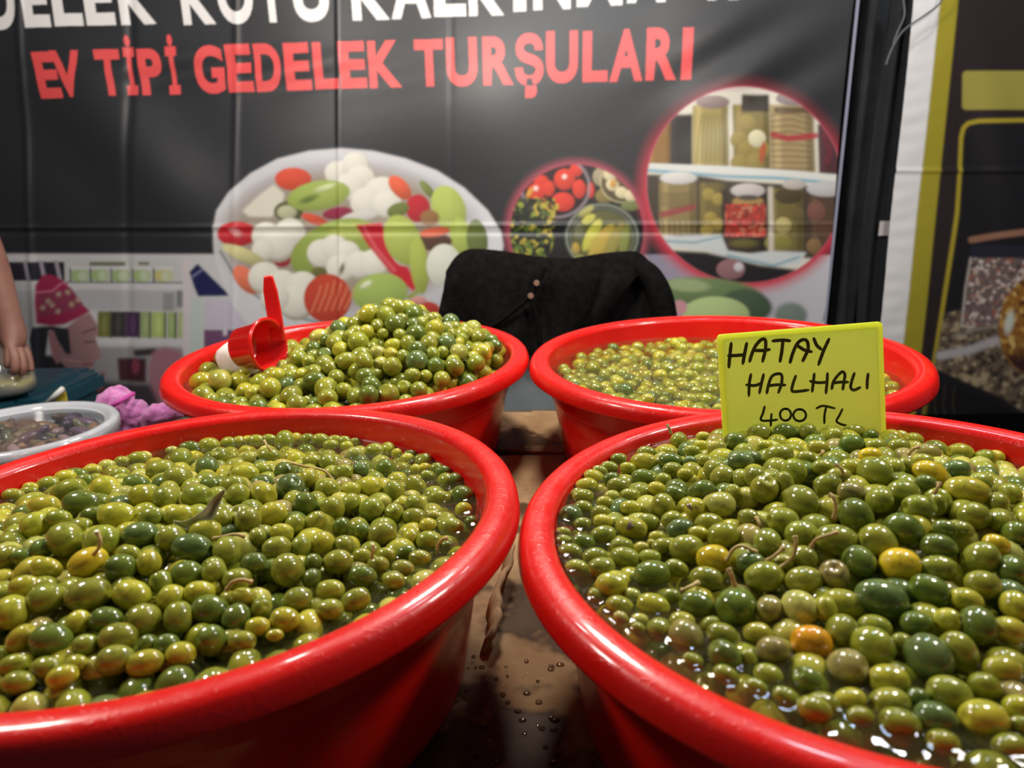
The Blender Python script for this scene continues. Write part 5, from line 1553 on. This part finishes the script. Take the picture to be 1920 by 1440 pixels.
# grey panel that shows between the back tubs under the cardigan
def cardigan():
    root = empty('cardigan', tuple(at_y(1040, 640, YC)))
    inv = Matrix.Translation(root.location).inverted()
    # front drape: rows from the shoulder line down, each row a line of frame points
    cols = 60
    top = [(838, 520), (856, 494), (880, 481), (920, 482), (960, 487), (1010, 495), (1050, 498), (1082, 497), (1130, 489), (1190, 485), (1212, 496), (1228, 520)]
    bot = [(816, 612), (840, 640), (870, 650), (905, 655), (940, 660), (985, 665), (1020, 668), (1060, 662), (1110, 655), (1170, 650), (1230, 640), (1266, 612)]
    T = spline([(x, y, 0) for x, y in top], 6); Bt = spline([(x, y, 0) for x, y in bot], 6)
    n, rows = len(T), 26
    vs_, fs_ = [], []
    for j in range(rows):
        t = j / (rows - 1)
        for i in range(n):
            s = i / (n - 1)
            u, v = T[i][0] * (1 - t) + Bt[i][0] * t, T[i][1] * (1 - t) + Bt[i][1] * t
            bulge = 0.016 * math.sin(min(t * 4, 1) * math.pi / 2)
            f = 0.010 * t * math.sin(s * 21 + 1.5 * t) + 0.008 * t * math.sin(s * 9 - 2 * t) + 0.006 * math.sin((s - t * 0.4) * 15) * t
            f += 0.014 * math.exp(-((s - 0.46 + 0.06 * t) / 0.025) ** 2) * t
            vs_.append(at_y(u, v, YC - 0.006 - bulge - f))
    base = len(vs_)
    # over the rail and down behind
    for j in range(1, 10):
        t = j / 9
        for i in range(n):
            p = at_y(T[i][0], T[i][1], YC - 0.006)
            a = min(t * 2.2, 1) * math.pi
            vs_.append(np.array([p[0], YC - 0.006 + 0.026 * (1 - math.cos(a)), p[2] + 0.010 * math.sin(a) - max(0, t - 0.45) * 0.38]))
    for j in range(rows - 1):
        for i in range(n - 1): fs_.append((j * n + i, j * n + i + 1, (j + 1) * n + i + 1, (j + 1) * n + i))
    for j in range(9):
        for i in range(n - 1):
            a = (base + (j - 1) * n + i) if j else i
            b = base + j * n + i
            fs_.append((a, b, b + 1, a + 1))
    o = link(mesh(vs_, fs_), 'knit_body', M_KNIT, root)
    o.matrix_parent_inverse = inv
    so = o.modifiers.new('thick', 'SOLIDIFY'); so.thickness = 0.004
    # front edge bands meeting at the buttons
    def band(pix, wpx, name, off):
        sp_ = spline([(x, y, 0) for x, y in pix], 6)
        vv, ff = [], []
        for i, p in enumerate(sp_):
            t = sp_[min(i + 1, len(sp_) - 1)] - sp_[max(i - 1, 0)]
            t /= np.linalg.norm(t)
            nn = np.array([-t[1], t[0]])
            for s_, d in ((-1, 0.0), (-0.4, 0.004), (0.4, 0.004), (1, 0.0)):
                q = p[:2] + nn * s_ * wpx / 2
                vv.append(at_y(q[0], q[1], YC - off - d))
        for i in range(len(sp_) - 1):
            for k_ in range(3): ff.append((i * 4 + k_, i * 4 + k_ + 1, i * 4 + k_ + 5, i * 4 + k_ + 4))
        b = link(mesh(vv, ff), name, mat('black_rib', (12, 10, 9), 0.9, Specular_IOR_Level=0.1)[0], root)
        b.matrix_parent_inverse = inv
        s2 = b.modifiers.new('thick', 'SOLIDIFY'); s2.thickness = 0.003
    band([(1022, 500), (1008, 530), (992, 556), (968, 578), (940, 600), (918, 614)], 9, 'front_band', 0.050)
    band([(994, 556), (1002, 580), (1010, 610), (1013, 648)], 9, 'front_band', 0.052)
    # sleeve falling on the far side
    sl = [at_y(1200, 498, YC - 0.03), at_y(1222, 520, YC - 0.045), at_y(1240, 560, YC - 0.05), at_y(1250, 620, YC - 0.045)]
    b = link(tube(spline(sl, 6), list(np.interp(np.linspace(0, 3, 19), range(4), [0.02, 0.024, 0.027, 0.028])), 14), 'sleeve', M_KNIT, root)
    b.matrix_parent_inverse = inv
    # lapel fold
    vv = [at_y(x, y, YC - d) for x, y, d in ((1135, 492, 0.030), (1205, 505, 0.040), (1160, 560, 0.055), (1112, 618, 0.058), (1085, 640, 0.05), (1120, 560, 0.045))]
    b = link(mesh(vv, [(0, 1, 2, 5), (5, 2, 3, 4)]), 'lapel', M_KNIT, root)
    b.matrix_parent_inverse = inv
    s2 = b.modifiers.new('thick', 'SOLIDIFY'); s2.thickness = 0.005
    for u, v in ((1006, 531), (995, 555)):
        p = at_y(u, v, YC - 0.058)
        prof = [(0, 0.0022), (0.0035, 0.0016), (0.0052, 0.0024), (0.0064, 0.0012), (0.0062, -0.001), (0, -0.001)]
        bt = link(lathe(prof, 20), 'button', mat('brown_button', (124, 92, 76), 0.35)[0], o)
        bt.matrix_basis = Matrix.Translation(p) @ Matrix.Rotation(math.radians(80), 4, 'X')
    tag(root, 'black knitted cardigan with two brown buttons draped over the chair back', 'cardigan')
cardigan()

# ------------------------------------------------------------------ dark post, hanging black cloth, wire by the banners
def side_stuff():
    xa, xb = at_y(1604, 300, 2.16)[0], at_y(1640, 300, 2.16)[0]
    o = box_obj('stall_post', ((xa + xb) / 2, 2.20, 1.1), (xb - xa, 0.06, 2.2), M_POLE, bev=0.004)
    tag(o, 'dark metal stall post beside the edge of the black banner', 'post')
    # black cloth
    y0 = 2.06
    nx, nz = 40, 80
    vs_, fs_ = [], []
    for j in range(nz):
        v = -40 + 760 * j / (nz - 1)
        e0 = 1668 - v * 0.115 if v < 430 else 1618 - (v - 430) * 0.06
        e1 = 1730 - v * 0.098
        for i in range(nx):
            s = i / (nx - 1)
            p = at_y(e0 + (e1 - e0) * s, v, y0)
            p[1] += 0.012 * math.sin(s * 14 + j * 0.04)
            vs_.append(p)
    for j in range(nz - 1):
        for i in range(nx - 1): fs_.append((j * nx + i, j * nx + i + 1, (j + 1) * nx + i + 1, (j + 1) * nx + i))
    root = empty('hanging_cloth', tuple(at_y(1650, 400, y0)))
    inv = Matrix.Translation(root.location).inverted()
    o = link(mesh(vs_, fs_), 'cloth', M_BLACKCLOTH, root); o.matrix_parent_inverse = inv
    s = o.modifiers.new('thick', 'SOLIDIFY'); s.thickness = 0.003
    c = at_y(1663, 428, y0 - 0.02)
    tg = box_obj('care_tag', tuple(c), (0.044, 0.002, 0.040), mat('grey_tag', (196, 186, 184), 0.7)[0], root); tg.matrix_parent_inverse = inv
    tg['label'] = 'small pale grey tag'
    tag(root, 'black cloth with a small pale tag hanging between the two banners', 'cloth')
    m = mat('grey_wire', (92, 92, 94), 0.5)[0]
    w = link(tube(spline([at_y(u, v, 1.93) for u, v in ((1775, -30), (1764, 4), (1738, 26), (1708, 46), (1690, 62), (1676, 84), (1667, 104), (1661, 122))], 6), 0.0024, 8), 'wire', m)
    tag(w, 'thin grey wire hanging in front of the white banner hem', 'wire')
    w = link(tube(spline([at_y(u, v, 1.95) for u, v in ((1690, -30), (1696, 20), (1692, 40), (1682, 62), (1674, 84))], 6), 0.0022, 8), 'wire', m)
    tag(w, 'second thin grey wire end dangling against the black cloth', 'wire')
side_stuff()

# ------------------------------------------------------------------ teal crate with lid, bag of oil, seller's arm
YT = 1.50
def teal_box():
    zl = float(at_y(60, 722, YT)[2])
    xr = float(at_y(121, 722, YT)[0])
    w, d = 0.46, 0.34
    cx, cy = xr - w / 2, YT + 0.03
    root = empty('storage_box', (cx, cy, 0))
    inv = Matrix.Translation((-cx, -cy, 0))
    def rbox(name, sx, sy, z0, z1, m, rr=0.05):
        bm = bmesh.new()
        add_box(bm, (cx, cy, (z0 + z1) / 2), (sx, sy, z1 - z0))
        vert = [e for e in bm.edges if abs(e.verts[0].co.z - e.verts[1].co.z) > 0.5 * (z1 - z0)]
        bmesh.ops.bevel(bm, geom=vert, offset=rr, segments=6, affect='EDGES')
        top = [e for e in bm.edges if e.verts[0].co.z > z1 - 1e-4 and e.verts[1].co.z > z1 - 1e-4]
        bmesh.ops.bevel(bm, geom=top, offset=min(0.008, (z1 - z0) * 0.4), segments=2, affect='EDGES')
        o = link(from_bm(bm), name, m, root, smooth=False); o.matrix_parent_inverse = inv
        return o
    rbox('box_body', w - 0.03, d - 0.03, 0.0, zl - 0.045, M_TEAL)
    rbox('lid', w, d, zl - 0.045, zl - 0.010, M_TEAL)
    rbox('lid_panel', w - 0.08, d - 0.08, zl - 0.010, zl - 0.002, M_TEAL, 0.04)
    lc = at_y(115, 748, cy - d / 2 - 0.004)
    o = box_obj('label_sheet', tuple(lc), (0.022, 0.003, 0.030), M_YELLOWLBL, root); o.matrix_parent_inverse = inv
    a, b = at_y(88, 756, cy - d / 2 - 0.012), at_y(118, 728, cy - d / 2 - 0.012)
    o = link(tube([a, b], 0.005, 8), 'clip_bar', M_WHITE, root); o.matrix_parent_inverse = inv
    tag(root, 'teal plastic storage box with a lid behind the table', 'box')
    return zl
ZL = teal_box()
def bag():
    c = at_y(14, 735, YT - 0.06)
    z0 = ZL + 0.0005
    h = float(at_y(20, 655, YT - 0.06)[2]) - z0
    rx = float(at_y(60, 715, YT - 0.06)[0] - c[0])
    prof = [(0.0, 0.0), (0.80, 0.0), (0.97, 0.10), (1.0, 0.24), (0.95, 0.42), (0.80, 0.60), (0.62, 0.80), (0.40, 0.96), (0.14, 1.05), (0.10, 1.12), (0.16, 1.2)]
    root = empty('plastic_bag', (float(c[0]), float(c[1]), z0))
    o = link(lathe([(a * rx, b * h) for a, b in prof], 40), 'bag_film', M_BAG, root)
    q = lathe([(0.0, 0.003), (0.78 * rx, 0.003), (0.94 * rx, 0.10 * h), (0.965 * rx, 0.24 * h), (0.95 * rx, 0.33 * h), (0.0, 0.335 * h)], 40)
    l = link(q, 'yellow_liquid', mat('yellow_liquid', (206, 190, 92), 0.15)[0], root)
    l['label'] = 'pale yellow liquid'
    tag(root, 'clear plastic bag of pale yellow liquid held on the teal box lid', 'bag')
bag()
def skin_obj(name, V, E, rad, m, parent=None, sub=2):
    me = bpy.data.meshes.new(name)
    me.from_pydata([tuple(map(float, v)) for v in V], E, [])
    o = bpy.data.objects.new(name, me)
    C.objects.link(o)
    me.materials.append(m)
    s = o.modifiers.new('skin', 'SKIN')
    s.use_smooth_shade = True
    for i, r in enumerate(rad):
        me.skin_vertices[0].data[i].radius = (r, r) if not hasattr(r, '__len__') else r
    me.skin_vertices[0].data[0].use_root = True
    su = o.modifiers.new('sub', 'SUBSURF'); su.levels = sub; su.render_levels = sub
    if parent: o.parent = parent
    return o
def seller():
    m_skin = noisy('skin', (126, 86, 74), (142, 100, 86), 14, 0.55, Subsurface_Weight=0.05)
    m_shirt = noisy('dark_shirt', (36, 38, 46), (48, 50, 58), 30, 0.85)
    m_trs = noisy('dark_trousers', (24, 26, 32), (34, 36, 42), 30, 0.85)
    m_hair = noisy('dark_hair', (20, 17, 15), (34, 28, 24), 60, 0.6)
    px, py = -1.76, 1.62
    wrist = at_y(20, 612, 1.44); elbow = at_y(-74, 380, 1.46)
    k1 = at_y(27, 634, 1.44)
    V = [(px, py, 0.98), (px, py, 1.15), (px, py, 1.32), (px, py, 1.46), (px, py - 0.01, 1.54), (px, py - 0.02, 1.66),     # 0-5 trunk, neck, head
         (px + 0.19, py - 0.01, 1.43), elbow, (elbow + wrist) / 2 + np.array([0.006, 0, 0.0]), wrist, k1,                         # 6-10 reaching arm
         (px - 0.19, py, 1.43), (px - 0.25, py - 0.05, 1.16), (px - 0.20, py - 0.22, 0.98), (px - 0.18, py - 0.26, 0.95),      # 11-14 other arm
         (px + 0.10, py, 0.94), (px + 0.11, py, 0.50), (px + 0.11, py + 0.02, 0.08), (px + 0.11, py - 0.12, 0.04),                 # 15-18
         (px - 0.10, py, 0.94), (px - 0.11, py, 0.50), (px - 0.11, py + 0.02, 0.08), (px - 0.11, py - 0.12, 0.04)]
    E = [(0, 1), (1, 2), (2, 3), (3, 4), (4, 5), (3, 6), (6, 7), (7, 8), (8, 9), (9, 10), (3, 11), (11, 12), (12, 13), (13, 14), (0, 15), (15, 16), (16, 17), (17, 18), (0, 19), (19, 20), (20, 21), (21, 22)]
    rad = [(0.15, 0.10), (0.145, 0.10), (0.155, 0.105), (0.12, 0.08), 0.055, 0.092, 0.062, 0.044, 0.038, 0.025, 0.024, 0.062, 0.045, 0.028, 0.034, 0.085, 0.056, 0.04, 0.04, 0.085, 0.056, 0.04, 0.04]
    n0 = len(V)
    # hand: fingers pinching the neck of the bag, thumb on the side
    def fin(pix, ys, rs):
        i0 = len(V)
        for (u, v), y, r in zip(pix, ys, rs):
            V.append(at_y(u, v, y)); rad.append(r)
        E.append((10, i0))
        for i in range(i0, len(V) - 1): E.append((i, i + 1))
    fin([(40, 648), (50, 664), (55, 682), (57, 698)], [1.445, 1.44, 1.435, 1.43], [0.0125, 0.0105, 0.0090, 0.0078])
    fin([(33, 652), (40, 672), (43, 690), (39, 704)], [1.425, 1.415, 1.41, 1.412], [0.0125, 0.0105, 0.0092, 0.0080])
    fin([(24, 653), (28, 673), (29, 690), (24, 701)], [1.41, 1.40, 1.395, 1.40], [0.0125, 0.0102, 0.0090, 0.0078])
    fin([(16, 650), (17, 668), (16, 682), (12, 690)], [1.41, 1.40, 1.395, 1.40], [0.0115, 0.0092, 0.0082, 0.0072])
    fin([(12, 640), (2, 656), (1, 672), (7, 684)], [1.455, 1.45, 1.44, 1.43], [0.0135, 0.0115, 0.0100, 0.0085])
    root = empty('person', (px, py, 0))
    inv = Matrix.Translation((-px, -py, 0))
    b = skin_obj('body', V, E, rad, m_skin, root); b.matrix_parent_inverse = inv
    # clothing follows the body
    sv = [V[0], V[1], V[2], V[3], V[6], (np.array(V[6]) * 0.45 + np.array(V[7]) * 0.55), V[11], (np.array(V[11]) * 0.45 + np.array(V[12]) * 0.55)]
    s = skin_obj('shirt', sv, [(0, 1), (1, 2), (2, 3), (3, 4), (4, 5), (3, 6), (6, 7)], [(0.17, 0.12), (0.165, 0.12), (0.172, 0.122), (0.13, 0.09), 0.078, 0.066, 0.078, 0.066], m_shirt, root); s.matrix_parent_inverse = inv
    tv = [V[0], V[15], V[16], (px + 0.11, py + 0.02, 0.10), V[19], V[20], (px - 0.11, py + 0.02, 0.10)]
    t = skin_obj('trousers', tv, [(0, 1), (1, 2), (2, 3), (0, 4), (4, 5), (5, 6)], [(0.165, 0.12), 0.1, 0.075, 0.07, 0.1, 0.075, 0.07], m_trs, root); t.matrix_parent_inverse = inv
    hv = [(px, py + 0.01, 1.62), (px, py + 0.015, 1.70)]
    h = skin_obj('hair', hv, [(0, 1)], [0.092, 0.088], m_hair, root); h.matrix_parent_inverse = inv
    tag(root, 'person at the edge of view whose bare forearm and hand hold the plastic bag', 'person')
seller()
